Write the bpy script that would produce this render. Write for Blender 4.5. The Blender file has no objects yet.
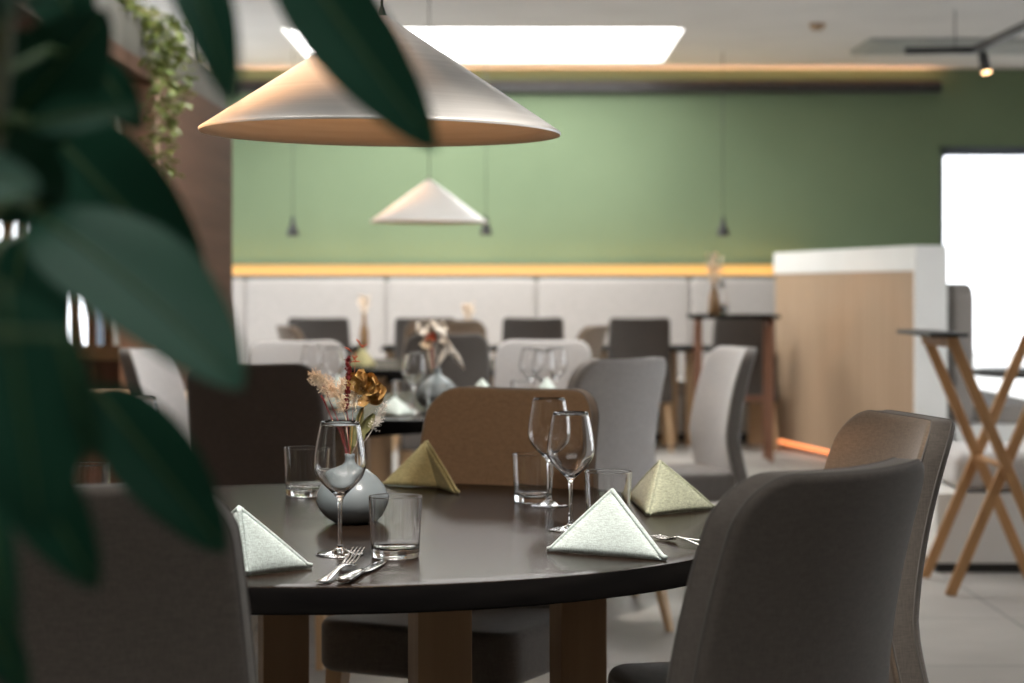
import bpy, math, random
from mathutils import Vector, Matrix

# ------------------------------------------------------------------ camera, world, exposure
S = bpy.context.scene
C = S.collection
PI = math.pi
FPX = 1990.6          # focal length in pixels (70 mm on 36 mm, 1024 px wide)
CX, HY = 512.0, 288.0 # principal column, horizon row
CAMZ = 1.195

cd = bpy.data.cameras.new('camera')
cam = bpy.data.objects.new('camera', cd)
C.objects.link(cam)
cam.location = (0, 0, CAMZ)
cam.rotation_euler = (PI / 2, 0, 0)
cd.lens = 70
cd.sensor_width = 36
cd.shift_y = -(341.5 - HY) / 1024
cd.clip_start = 0.05
cd.dof.use_dof = True
cd.dof.focus_distance = 3.40
cd.dof.aperture_fstop = 4.0
S.camera = cam

w = bpy.data.worlds.new('world')
S.world = w
w.use_nodes = True
wn = w.node_tree.nodes
wn['Background'].inputs[0].default_value = (0.92, 0.96, 1.0, 1)
wn['Background'].inputs[1].default_value = 3.4

S.view_settings.view_transform = 'Standard'
S.view_settings.look = 'None'
S.view_settings.exposure = 0.0
S.view_settings.gamma = 1.0
S.view_settings.use_curve_mapping = False
S.cycles.use_denoising = True
S.cycles.max_bounces = 12
S.cycles.transmission_bounces = 12
S.cycles.transparent_max_bounces = 12
S.cycles.sample_clamp_indirect = 6.0
S.cycles.blur_glossy = 0.5


def area(name, loc, rot, sx, sy, power, col=(1, 1, 1), portal=False, spread=PI):
    l = bpy.data.lights.new(name, 'AREA')
    l.shape = 'RECTANGLE'
    l.size, l.size_y = sx, sy
    l.energy = power
    l.color = col
    l.spread = spread
    o = bpy.data.objects.new(name, l)
    o.location = loc
    o.rotation_euler = rot
    C.objects.link(o)
    if portal:
        l.cycles.is_portal = True
    return o


def spot(name, loc, target, power, col, size=1.0, blend=0.6, rad=0.03):
    l = bpy.data.lights.new(name, 'SPOT')
    l.energy = power
    l.color = col
    l.spot_size = size
    l.spot_blend = blend
    l.shadow_soft_size = rad
    o = bpy.data.objects.new(name, l)
    o.location = loc
    o.rotation_euler = (Vector(target) - Vector(loc)).to_track_quat('-Z', 'Y').to_euler()
    C.objects.link(o)
    return o


CEIL = 3.0
WALLY = 16.4
DAY = (0.99, 0.98, 0.955)
WARM = (1.0, 0.62, 0.30)
# window portals (daylight comes from the world)
area('daylight_portal', (4.9, WALLY + 0.05, 1.2), (PI / 2, 0, PI), 3.0, 2.3, 1, portal=True)
area('daylight_portal', (5.58, 8.6, 1.35), (PI / 2, 0, PI / 2), 5.6, 2.3, 1, portal=True)
area('daylight_portal', (-3.28, 14.1, 1.6), (PI / 2, 0, -PI / 2), 3.6, 2.2, 1, portal=True)
SKYLIGHTS = [  # x0, x1, y0, y1, strength
    (-1.63, 1.22, 13.85, 15.95, 9.0),
    (-1.7, 1.3, 8.2, 10.4, 7.0),  # unseen, put in for top light over the tables
    (-1.9, 1.3, 0.3, 2.4, 2.0),  # unseen, added as fill light for the foreground leaves
]
LED_W = 18.0      # banquette strip
COVE_W = 14.0     # ceiling cove


# ------------------------------------------------------------------ point from pixel
def at(px, py, Y):
    return Vector(((px - CX) / FPX * Y, Y, CAMZ - (py - HY) / FPX * Y))


TABZ = 0.75


def on_plane(px, py, z):
    Y = FPX * (CAMZ - z) / (py - HY)
    return Vector(((px - CX) / FPX * Y, Y, z))


# ------------------------------------------------------------------ materials
def mat(name, col, rough=0.5, metal=0.0, spec=0.5):
    m = bpy.data.materials.new(name)
    m.use_nodes = True
    b = m.node_tree.nodes['Principled BSDF']
    b.inputs['Base Color'].default_value = (*col, 1)
    b.inputs['Roughness'].default_value = rough
    b.inputs['Metallic'].default_value = metal
    b.inputs['Specular IOR Level'].default_value = spec
    return m


def nodes(m):
    return m.node_tree.nodes, m.node_tree.links, m.node_tree.nodes['Principled BSDF']


def ramp_noise(m, c1, c2, scale=(1, 1, 1), nscale=5.0, detail=4.0, lo=0.35, hi=0.65, bump=0.0, bdist=0.01, coord='Object'):
    n, l, b = nodes(m)
    tc = n.new('ShaderNodeTexCoord')
    mp = n.new('ShaderNodeMapping')
    mp.inputs['Scale'].default_value = scale
    nz = n.new('ShaderNodeTexNoise')
    nz.inputs['Scale'].default_value = nscale
    nz.inputs['Detail'].default_value = detail
    cr = n.new('ShaderNodeValToRGB')
    cr.color_ramp.elements[0].position = lo
    cr.color_ramp.elements[0].color = (*c1, 1)
    cr.color_ramp.elements[1].position = hi
    cr.color_ramp.elements[1].color = (*c2, 1)
    l.new(tc.outputs[coord], mp.inputs['Vector'])
    l.new(mp.outputs[0], nz.inputs['Vector'])
    l.new(nz.outputs['Fac'], cr.inputs['Fac'])
    l.new(cr.outputs[0], b.inputs['Base Color'])
    if bump:
        bp = n.new('ShaderNodeBump')
        bp.inputs['Strength'].default_value = bump
        bp.inputs['Distance'].default_value = bdist
        l.new(nz.outputs['Fac'], bp.inputs['Height'])
        l.new(bp.outputs[0], b.inputs['Normal'])
    return m


def sc(c, k):
    return tuple(min(1, x * k) for x in c)


def fabric(name, col, weave=420.0, k=0.84, sheen=0.25, contrast=1.0):
    """woven cloth: two crossed fine waves break up the colour and the surface"""
    m = mat(name, col, 0.92, 0, 0.2)
    n, l, b = nodes(m)
    b.inputs['Sheen Weight'].default_value = sheen
    b.inputs['Sheen Roughness'].default_value = 0.5
    tc = n.new('ShaderNodeTexCoord')
    outs = []
    for s in ((weave * 1.5, weave * 1.5, weave * 0.22), (weave * 0.22, weave * 0.22, weave * 1.5)):
        mp = n.new('ShaderNodeMapping')
        mp.inputs['Scale'].default_value = s
        nz = n.new('ShaderNodeTexNoise')
        nz.inputs['Scale'].default_value = 1.0
        nz.inputs['Detail'].default_value = 2.0
        l.new(tc.outputs['Object'], mp.inputs['Vector'])
        l.new(mp.outputs[0], nz.inputs['Vector'])
        outs.append(nz)
    ad = n.new('ShaderNodeMath')
    ad.operation = 'ADD'
    l.new(outs[0].outputs['Fac'], ad.inputs[0])
    l.new(outs[1].outputs['Fac'], ad.inputs[1])
    hf = n.new('ShaderNodeMath')
    hf.operation = 'MULTIPLY'
    hf.inputs[1].default_value = 0.5
    l.new(ad.outputs[0], hf.inputs[0])
    cr = n.new('ShaderNodeValToRGB')
    cr.color_ramp.elements[0].position = 0.5 - 0.14 / contrast
    cr.color_ramp.elements[0].color = (*sc(col, k), 1)
    cr.color_ramp.elements[1].position = 0.5 + 0.14 / contrast
    cr.color_ramp.elements[1].color = (*sc(col, 2 - k), 1)
    l.new(hf.outputs[0], cr.inputs['Fac'])
    l.new(cr.outputs[0], b.inputs['Base Color'])
    bp = n.new('ShaderNodeBump')
    bp.inputs['Strength'].default_value = 0.35
    bp.inputs['Distance'].default_value = 0.001
    l.new(hf.outputs[0], bp.inputs['Height'])
    l.new(bp.outputs[0], b.inputs['Normal'])
    return m


def wood(name, c1, c2, axis='z', rough=0.5, spec=0.4, fine=22.0):
    s = {'x': (0.7, fine, fine), 'y': (fine, 0.7, fine), 'z': (fine, fine, 0.7)}[axis]
    m = mat(name, c1, rough, 0, spec)
    ramp_noise(m, c1, c2, s, 1.0, 5.0, 0.3, 0.7, 0.15, 0.002)
    return m


def emit(name, col, strength):
    m = mat(name, (0.06, 0.06, 0.06), 0.6)
    n, l, b = nodes(m)
    b.inputs['Emission Color'].default_value = (*col, 1)
    b.inputs['Emission Strength'].default_value = strength
    return m


def glass(name, ior=1.45, col=(1, 1, 1)):
    m = mat(name, col, 0.0)
    n, l, b = nodes(m)
    b.inputs['Transmission Weight'].default_value = 1.0
    b.inputs['IOR'].default_value = ior
    return m


M = {}
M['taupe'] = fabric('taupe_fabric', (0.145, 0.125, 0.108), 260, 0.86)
M['deep_brown'] = fabric('deep_brown_fabric', (0.085, 0.064, 0.053), 260)
M['front'] = fabric('seat_side_fabric', (0.145, 0.125, 0.108), 260, 0.86)
M['mid_taupe'] = fabric('mid_grey_fabric', (0.20, 0.18, 0.165), 260)
M['bench_taupe'] = fabric('bench_taupe_fabric', (0.27, 0.245, 0.225), 260)
M['taupe_dark'] = fabric('charcoal_taupe_fabric', (0.085, 0.075, 0.068), 260)
M['light_taupe'] = fabric('light_grey_fabric', (0.50, 0.475, 0.46), 260)
M['tan'] = fabric('tan_fabric', (0.22, 0.165, 0.12), 260)
M['brown'] = fabric('brown_fabric', (0.19, 0.118, 0.066), 260)
M['piping'] = mat('piping', (0.17, 0.155, 0.14), 0.9)
M['banquette'] = fabric('banquette_fabric', (0.46, 0.43, 0.405), 120, 0.9)
M['oak'] = wood('oak', (0.55, 0.36, 0.20), (0.66, 0.46, 0.27))
M['leg_oak'] = wood('leg_oak', (0.26, 0.155, 0.08), (0.33, 0.21, 0.115))
M['stand_oak'] = wood('stand_oak', (0.44, 0.23, 0.10), (0.55, 0.31, 0.14), rough=0.45)
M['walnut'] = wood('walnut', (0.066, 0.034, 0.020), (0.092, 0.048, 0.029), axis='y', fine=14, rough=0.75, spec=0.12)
M['walnut_v'] = wood('walnut_vertical', (0.20, 0.09, 0.05), (0.27, 0.13, 0.08))
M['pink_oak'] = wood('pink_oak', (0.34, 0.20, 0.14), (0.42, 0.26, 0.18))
M['pale_oak'] = wood('pale_oak', (0.36, 0.245, 0.155), (0.44, 0.31, 0.205), fine=30)
M['white_lacquer'] = ramp_noise(mat('white_lacquer', (0.74, 0.73, 0.70), 0.5), (0.72, 0.71, 0.68), (0.76, 0.75, 0.72), nscale=3)
M['black'] = ramp_noise(mat('black_metal', (0.02, 0.02, 0.02), 0.45), (0.015, 0.015, 0.015), (0.025, 0.025, 0.025), nscale=8)
M['steel'] = ramp_noise(mat('cutlery_steel', (0.75, 0.73, 0.70), 0.12, 1.0), (0.70, 0.68, 0.66), (0.8, 0.78, 0.75), nscale=30)
M['glass'] = glass('clear_glass', 1.46)
M['pane'] = glass('window_pane_glass', 1.02)

# stained table top
m = mat('stained_oak_top', (0.03, 0.024, 0.02), 0.30, 0, 0.5)
ramp_noise(m, (0.009, 0.0055, 0.0038), (0.022, 0.0145, 0.010), (2.0, 42, 42), 1.0, 6, 0.3, 0.7, 0.12, 0.0015)
M['table_top'] = m
n, l, b = nodes(m)
df = n.new('ShaderNodeBsdfDiffuse')
l.new(b.inputs['Base Color'].links[0].from_socket, df.inputs['Color'])
ms = n.new('ShaderNodeMixShader')
ms.inputs[0].default_value = 0.45
l.new(b.outputs[0], ms.inputs[1])
l.new(df.outputs[0], ms.inputs[2])
l.new(ms.outputs[0], n['Material Output'].inputs['Surface'])
m.node_tree.nodes['Principled BSDF'].inputs['Roughness'].default_value = 0.20
m.node_tree.nodes['Principled BSDF'].inputs['Specular IOR Level'].default_value = 0.14
m = mat('table_edge_black', (0.012, 0.011, 0.010), 0.7, 0, 0.04)
ramp_noise(m, (0.004, 0.0035, 0.0035), (0.008, 0.007, 0.0065), (6, 6, 40), 1.0)
M['table_edge'] = m

# napkins
M['nap_mint'] = fabric('mint_linen', (0.58, 0.66, 0.635), 520, 0.80, 0.1, 1.4)
M['nap_olive'] = fabric('olive_linen', (0.46, 0.42, 0.22), 520, 0.78, 0.1, 1.4)
M['nap_sage'] = fabric('sage_linen', (0.50, 0.52, 0.38), 520, 0.72, 0.1, 1.6)

# wall, floor, ceiling
M['green_wall'] = ramp_noise(mat('green_wall_paint', (0.20, 0.30, 0.17), 0.85), (0.148, 0.205, 0.118), (0.164, 0.224, 0.130), nscale=1.5)
M['wall_plain'] = ramp_noise(mat('wall_plaster', (0.42, 0.38, 0.33), 0.9), (0.38, 0.34, 0.30), (0.44, 0.40, 0.35), nscale=2)
M['ceiling'] = ramp_noise(mat('ceiling_paint', (0.72, 0.71, 0.69), 0.95), (0.70, 0.69, 0.67), (0.74, 0.73, 0.71), nscale=2)
m = mat('floor_tile', (0.33, 0.31, 0.29), 0.45, 0, 0.4)
n, l, b = nodes(m)
tc = n.new('ShaderNodeTexCoord')
br = n.new('ShaderNodeTexBrick')
br.offset = 0.0
br.inputs['Scale'].default_value = 1.0
br.inputs['Brick Width'].default_value = 0.9
br.inputs['Row Height'].default_value = 0.9
br.inputs['Mortar Size'].default_value = 0.006
br.inputs['Color1'].default_value = (0.36, 0.34, 0.315, 1)
br.inputs['Color2'].default_value = (0.40, 0.38, 0.35, 1)
br.inputs['Mortar'].default_value = (0.20, 0.19, 0.18, 1)
l.new(tc.outputs['Object'], br.inputs['Vector'])
nz = n.new('ShaderNodeTexNoise')
nz.inputs['Scale'].default_value = 3.0
nz.inputs['Detail'].default_value = 6
l.new(tc.outputs['Object'], nz.inputs['Vector'])
mx = n.new('ShaderNodeMix')
mx.data_type = 'RGBA'
mx.blend_type = 'OVERLAY'
mx.inputs['Factor'].default_value = 0.25
l.new(br.outputs['Color'], mx.inputs['A'])
l.new(nz.outputs['Fac'], mx.inputs['B'])
l.new(mx.outputs['Result'], b.inputs['Base Color'])
M['floor'] = m

# leaves
def leafmat(name, c1, c2, rough=0.35, trans=0.0):
    m = mat(name, c1, rough, 0, 0.5)
    ramp_noise(m, c1, c2, (1, 1, 1), 9.0, 3, 0.3, 0.7)
    if trans:
        nodes(m)[2].inputs['Transmission Weight'].default_value = 0
    return m


M['leaf'] = leafmat('rubber_leaf', (0.014, 0.074, 0.043), (0.020, 0.096, 0.056), 0.45)
M['leaf'].node_tree.nodes['Principled BSDF'].inputs['Specular IOR Level'].default_value = 0.20
M['leaf_rib'] = leafmat('rubber_leaf_rib', (0.06, 0.13, 0.04), (0.09, 0.17, 0.05), 0.5)
M['stem'] = leafmat('plant_stem', (0.08, 0.10, 0.04), (0.12, 0.13, 0.06), 0.6)
M['ivy'] = leafmat('trailing_leaf', (0.11, 0.17, 0.03), (0.24, 0.28, 0.06), 0.45)
M['ivy_stem'] = leafmat('trailing_stem', (0.22, 0.22, 0.08), (0.28, 0.28, 0.1), 0.6)
M['soil'] = ramp_noise(mat('soil', (0.04, 0.03, 0.02), 0.95), (0.03, 0.02, 0.015), (0.06, 0.045, 0.03), nscale=40)
M['pot'] = ramp_noise(mat('pot_grey', (0.2, 0.2, 0.2), 0.7), (0.18, 0.18, 0.18), (0.24, 0.24, 0.23), nscale=6)

# spun metal lamp shade
m = mat('spun_metal', (0.72, 0.68, 0.63), 0.40, 0.35, 0.5)
n, l, b = nodes(m)
tc = n.new('ShaderNodeTexCoord')
mp = n.new('ShaderNodeMapping')
mp.inputs['Scale'].default_value = (3, 3, 220)
nz = n.new('ShaderNodeTexNoise')
nz.inputs['Scale'].default_value = 1.0
nz.inputs['Detail'].default_value = 2
cr = n.new('ShaderNodeValToRGB')
cr.color_ramp.elements[0].position = 0.3
cr.color_ramp.elements[0].color = (0.72, 0.70, 0.67, 1)
cr.color_ramp.elements[1].position = 0.7
cr.color_ramp.elements[1].color = (0.80, 0.78, 0.75, 1)
l.new(tc.outputs['Object'], mp.inputs['Vector'])
l.new(mp.outputs[0], nz.inputs['Vector'])
l.new(nz.outputs['Fac'], cr.inputs['Fac'])
l.new(cr.outputs[0], b.inputs['Base Color'])
b.inputs['Anisotropic'].default_value = 0.6
M['shade'] = m
M['shade_in'] = ramp_noise(mat('shade_inside', (0.50, 0.42, 0.33), 0.6, 0.3), (0.56, 0.40, 0.27), (0.64, 0.48, 0.34), (3, 3, 120), 1.0)
M['vase'] = ramp_noise(mat('vase_glaze', (0.30, 0.33, 0.34), 0.22, 0, 0.5), (0.14, 0.17, 0.18), (0.19, 0.21, 0.22), nscale=6)
M['cream'] = ramp_noise(mat('cream_plume', (0.80, 0.62, 0.42), 0.9), (0.75, 0.52, 0.34), (0.88, 0.76, 0.58), nscale=40)
M['red'] = ramp_noise(mat('dried_red', (0.20, 0.02, 0.02), 0.7), (0.16, 0.012, 0.018), (0.30, 0.03, 0.03), nscale=60)
M['orange_red'] = ramp_noise(mat('dried_orange', (0.60, 0.12, 0.05), 0.6), (0.50, 0.08, 0.04), (0.70, 0.18, 0.08), nscale=60)
M['gold'] = ramp_noise(mat('dried_gold', (0.50, 0.30, 0.08), 0.7), (0.40, 0.20, 0.05), (0.62, 0.42, 0.15), nscale=45)
M['olive'] = ramp_noise(mat('dried_olive', (0.16, 0.16, 0.05), 0.7), (0.12, 0.12, 0.04), (0.22, 0.20, 0.08), nscale=45)
M['white_petal'] = ramp_noise(mat('white_petal', (0.80, 0.74, 0.66), 0.8), (0.72, 0.62, 0.52), (0.88, 0.84, 0.78), nscale=30)
M['brown_glass'] = ramp_noise(mat('brown_vase', (0.25, 0.14, 0.06), 0.25), (0.22, 0.12, 0.05), (0.30, 0.17, 0.08), nscale=8)
M['planter'] = ramp_noise(mat('planter_olive', (0.16, 0.15, 0.11), 0.7), (0.050, 0.046, 0.034), (0.066, 0.061, 0.046), nscale=4)
M['grey_frame'] = ramp_noise(mat('grey_window_frame', (0.10, 0.12, 0.15), 0.5), (0.09, 0.11, 0.14), (0.12, 0.14, 0.17), nscale=4)
M['terrace'] = ramp_noise(mat('terrace', (0.6, 0.58, 0.55), 0.9), (0.5, 0.48, 0.45), (0.65, 0.63, 0.6), nscale=1)


# ------------------------------------------------------------------ mesh building
class MB:
    def __init__(self):
        self.v, self.f, self.mi = [], [], []

    def add(self, verts, faces, mi=0, M4=None):
        o = len(self.v)
        for p in verts:
            p = Vector(p)
            self.v.append(tuple(M4 @ p) if M4 else tuple(p))
        for f in faces:
            self.f.append(tuple(i + o for i in f))
            self.mi.append(mi)
        return self

    def box(self, x0, x1, y0, y1, z0, z1, mi=0, M4=None):
        vs = [(x, y, z) for x in (x0, x1) for y in (y0, y1) for z in (z0, z1)]
        fs = [(0, 1, 3, 2), (4, 6, 7, 5), (0, 4, 5, 1), (2, 3, 7, 6), (0, 2, 6, 4), (1, 5, 7, 3)]
        return self.add(vs, fs, mi, M4)

    def tube(self, pts, r, n=8, mi=0, caps=True):
        pts = [Vector(p) for p in pts]
        rs = r if isinstance(r, (list, tuple)) else [r] * len(pts)
        vs, fs = [], []
        up = Vector((0, 0, 1))
        prev = None
        for i, p in enumerate(pts):
            a = pts[max(i - 1, 0)]
            b = pts[min(i + 1, len(pts) - 1)]
            t = (b - a).normalized()
            if prev is None:
                u = t.cross(up)
                if u.length < 1e-3:
                    u = t.cross(Vector((1, 0, 0)))
            else:
                u = prev - t * prev.dot(t)
            u.normalize()
            prev = u
            q = t.cross(u)
            for k in range(n):
                a_ = 2 * PI * k / n
                vs.append(p + (u * math.cos(a_) + q * math.sin(a_)) * rs[i])
        for i in range(len(pts) - 1):
            for k in range(n):
                k2 = (k + 1) % n
                fs.append((i * n + k, i * n + k2, (i + 1) * n + k2, (i + 1) * n + k))
        if caps:
            fs.append(tuple(reversed(range(n))))
            fs.append(tuple((len(pts) - 1) * n + k for k in range(n)))
        return self.add(vs, fs, mi)

    def lathe(self, prof, n=48, mi=0, M4=None, closed=False):
        vs, fs = [], []
        idx = []
        for (r, z) in prof:
            if r < 1e-6:
                idx.append([len(vs)])
                vs.append((0, 0, z))
            else:
                idx.append(list(range(len(vs), len(vs) + n)))
                for k in range(n):
                    a = 2 * PI * k / n
                    vs.append((r * math.cos(a), r * math.sin(a), z))
        rng = range(len(prof)) if closed else range(len(prof) - 1)
        for i in rng:
            A, B = idx[i], idx[(i + 1) % len(prof)]
            for k in range(n):
                k2 = (k + 1) % n
                if len(A) == 1 and len(B) == 1:
                    continue
                if len(A) == 1:
                    fs.append((A[0], B[k2], B[k]))
                elif len(B) == 1:
                    fs.append((A[k], A[k2], B[0]))
                else:
                    fs.append((A[k], A[k2], B[k2], B[k]))
        return self.add(vs, fs, mi, M4)

    def slab(self, outline, thick, er, fn, mi=0, rings=9, dome=0.0, mi_top=None):
        """cushioned slab: rounded outline (list of 2-D points), thickness, edge radius; fn maps (a, b, d) to 3-D"""
        N = len(outline)
        cx = sum(p[0] for p in outline) / N
        cy = sum(p[1] for p in outline) / N
        nrm = []
        for i in range(N):
            a, b = outline[i - 1], outline[(i + 1) % N]
            t = Vector((b[0] - a[0], b[1] - a[1]))
            nn = Vector((t.y, -t.x)).normalized()
            if nn.dot(Vector((outline[i][0] - cx, outline[i][1] - cy))) < 0:
                nn = -nn
            nrm.append(nn)
        layers = []
        h = thick / 2
        K = 5
        base = [(p[0] - nn.x * er, p[1] - nn.y * er) for p, nn in zip(outline, nrm)]
        for s in range(rings, 0, -1):   # bottom: from centre out
            k = 1 - s / (rings + 0.0)
            layers.append([(cx + (p[0] - cx) * k, cy + (p[1] - cy) * k, -h - dome * (1 - k * k)) for p in base])
        for q in range(K + 1):
            a = -PI / 2 + PI / 2 * q / K
            layers.append([(p[0] + nn.x * er * math.cos(a), p[1] + nn.y * er * math.cos(a), -h + er + er * math.sin(a)) for p, nn in zip(base, nrm)])
        for q in range(K + 1):
            a = PI / 2 * q / K
            layers.append([(p[0] + nn.x * er * math.cos(a), p[1] + nn.y * er * math.cos(a), h - er + er * math.sin(a)) for p, nn in zip(base, nrm)])
        for s in range(1, rings + 1):
            k = 1 - s / (rings + 0.0)
            layers.append([(cx + (p[0] - cx) * k, cy + (p[1] - cy) * k, h + dome * (1 - k * k)) for p in base])
        vs, fs = [], []
        first = True
        rows = []
        for L in layers:
            if max(abs(p[0] - cx) + abs(p[1] - cy) for p in L) < 1e-6:
                rows.append([len(vs)])
                vs.append(fn(*L[0]))
            else:
                rows.append(list(range(len(vs), len(vs) + N)))
                vs += [fn(*p) for p in L]
        for i in range(len(rows) - 1):
            A, B = rows[i], rows[i + 1]
            if mi_top is not None and i == rings + K + 1:
                self.add(vs, fs, mi)
                o_, fs = len(self.v) - len(vs), []
            for k in range(N):
                k2 = (k + 1) % N
                if len(A) == 1:
                    fs.append((A[0], B[k2], B[k]))
                elif len(B) == 1:
                    fs.append((A[k], A[k2], B[0]))
                else:
                    fs.append((A[k], A[k2], B[k2], B[k]))
        if mi_top is not None:
            for f in fs:
                self.f.append(tuple(i + o_ for i in f))
                self.mi.append(mi_top)
            return self
        return self.add(vs, fs, mi)

    def build(self, name, mats, parent=None, smooth=True, bevel=0.0, sub=0, auto=None):
        me = bpy.data.meshes.new(name)
        me.from_pydata(self.v, [], self.f)
        if not isinstance(mats, (list, tuple)):
            mats = [mats]
        for x in mats:
            me.materials.append(x)
        for p, mi in zip(me.polygons, self.mi):
            p.material_index = mi
            p.use_smooth = smooth
        me.validate()
        import bmesh
        bm = bmesh.new()
        bm.from_mesh(me)
        bmesh.ops.recalc_face_normals(bm, faces=bm.faces)
        bm.to_mesh(me)
        bm.free()
        if auto is not None:
            me.set_sharp_from_angle(angle=math.radians(auto))
        o = bpy.data.objects.new(name, me)
        C.objects.link(o)
        if parent:
            o.parent = parent
        if bevel:
            b = o.modifiers.new('bevel', 'BEVEL')
            b.width = bevel
            b.segments = 3
            b.limit_method = 'ANGLE'
        if sub:
            s = o.modifiers.new('sub', 'SUBSURF')
            s.levels = s.render_levels = sub
        return o


def boxo(name, x0, x1, y0, y1, z0, z1, m, parent=None, bevel=0.0):
    return MB().box(x0, x1, y0, y1, z0, z1).build(name, m, parent, smooth=False, bevel=bevel)


def tag(o, label=None, cat=None, group=None, kind=None):
    if label:
        o['label'] = label
    if cat:
        o['category'] = cat
    if group:
        o['group'] = group
    if kind:
        o['kind'] = kind
    return o


def thing(name, label, cat, loc=(0, 0, 0), rz=0.0, group=None):
    o = bpy.data.objects.new(name, None)
    o.empty_display_size = 0.1
    o.location = loc
    o.rotation_euler = (0, 0, rz)
    C.objects.link(o)
    return tag(o, label, cat, group)


def copy_tree(o, parent=None, matmap=None):
    c = o.copy()
    C.objects.link(c)
    if parent:
        c.parent = parent
    if matmap and o.type == 'MESH':
        key = (o.data.name, tuple(sorted((a.name, b_.name) for a, b_ in matmap.items())))
        if key not in _mm:
            d = o.data.copy()
            for i, mm in enumerate(d.materials):
                if mm in matmap:
                    d.materials[i] = matmap[mm]
            _mm[key] = d
        c.data = _mm[key]
    for ch in list(o.children):
        copy_tree(ch, c, matmap)
    return c


_mm = {}


def struct(o):
    o['kind'] = 'structure'
    return o


def rrect(x0, x1, y0, y1, r, n=8):
    """rounded rectangle outline; r = (bl, br, tr, tl)"""
    if not isinstance(r, tuple):
        r = (r,) * 4
    cs = [(x0 + r[0], y0 + r[0], PI, r[0]), (x1 - r[1], y0 + r[1], 1.5 * PI, r[1]), (x1 - r[2], y1 - r[2], 0, r[2]), (x0 + r[3], y1 - r[3], PI / 2, r[3])]
    P = []
    for cx, cy, a0, rr in cs:
        for k in range(n + 1):
            a = a0 + PI / 2 * k / n
            P.append((cx + rr * math.cos(a), cy + rr * math.sin(a)))
    # densify long edges
    Q = []
    for i in range(len(P)):
        a, b = P[i], P[(i + 1) % len(P)]
        L = math.hypot(b[0] - a[0], b[1] - a[1])
        k = max(1, int(L / 0.03))
        if L < 1e-6:
            continue
        for j in range(k):
            Q.append((a[0] + (b[0] - a[0]) * j / k, a[1] + (b[1] - a[1]) * j / k))
    return Q


# ------------------------------------------------------------------ the room
XL, XR, YB = -3.2, 5.5, -2.5
struct(boxo('floor', XL - 0.3, XR + 0.3, YB - 0.3, WALLY + 0.3, -0.1, 0, M['floor']))
# back wall, with the doorway-high window to the right
WX0, WZ1 = 3.53, 2.36
mb = MB()
mb.box(XL - 0.2, WX0, WALLY, WALLY + 0.2, 0, CEIL)
mb.box(WX0, XR + 0.2, WALLY, WALLY + 0.2, WZ1, CEIL)
struct(mb.build('wall_back', M['green_wall'], smooth=False))
# left wall with a window near the far end
mb = MB()
mb.box(XL - 0.2, XL, YB, 12.2, 0, CEIL)
mb.box(XL - 0.2, XL, 12.2, WALLY, 0, 0.5)
mb.box(XL - 0.2, XL, 12.2, WALLY, 2.75, CEIL)
mb.box(XL - 0.2, XL, 16.0, WALLY, 0.5, 2.75)
struct(mb.build('wall_left', M['wall_plain'], smooth=False))
# right wall with a long window
mb = MB()
mb.box(XR, XR + 0.2, YB, 5.8, 0, CEIL)
mb.box(XR, XR + 0.2, 11.4, WALLY, 0, CEIL)
mb.box(XR, XR + 0.2, 5.8, 11.4, 0, 0.2)
mb.box(XR, XR + 0.2, 5.8, 11.4, 2.5, CEIL)
struct(mb.build('wall_right', M['wall_plain'], smooth=False))
struct(boxo('wall_front', XL - 0.2, XR + 0.2, YB - 0.2, YB, 0, CEIL, M['wall_plain']))


def window(name, mk, frames):
    fr = MB()
    for f in frames:
        fr.box(*f)
    o = struct(fr.build(name, M['grey_frame'], smooth=False))
    p = boxo('pane', *mk, M['pane'], o)
    return o


window('window_1', (WX0 + 0.03, XR, WALLY + 0.10, WALLY + 0.106, 0.05, WZ1 - 0.06),
       [(WX0, WX0 + 0.035, WALLY + 0.04, WALLY + 0.16, 0, WZ1), (WX0, XR, WALLY + 0.04, WALLY + 0.16, WZ1 - 0.07, WZ1),
        (WX0, XR, WALLY + 0.04, WALLY + 0.16, 0, 0.06)])
window('window_2', (XR + 0.10, XR + 0.106, 5.85, 11.35, 0.22, 2.48),
       [(XR + 0.04, XR + 0.16, 5.8, 11.4, 0.2, 0.26), (XR + 0.04, XR + 0.16, 5.8, 11.4, 2.44, 2.5),
        (XR + 0.04, XR + 0.16, 5.8, 5.86, 0.2, 2.5), (XR + 0.04, XR + 0.16, 11.34, 11.4, 0.2, 2.5),
        (XR + 0.04, XR + 0.16, 7.63, 7.69, 0.2, 2.5), (XR + 0.04, XR + 0.16, 9.5, 9.56, 0.2, 2.5)])
window('window_3', (XL - 0.106, XL - 0.10, 12.25, 15.95, 0.52, 2.73),
       [(XL - 0.16, XL - 0.04, 12.2, 16.0, 0.5, 0.55), (XL - 0.16, XL - 0.04, 12.2, 16.0, 2.7, 2.75),
        (XL - 0.16, XL - 0.04, 12.2, 12.25, 0.5, 2.75), (XL - 0.16, XL - 0.04, 15.95, 16.0, 0.5, 2.75)])
# terrace outside
struct(boxo('ground_terrace', -14, 16, WALLY + 0.3, 40, -0.14, -0.06, M['terrace']))

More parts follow.
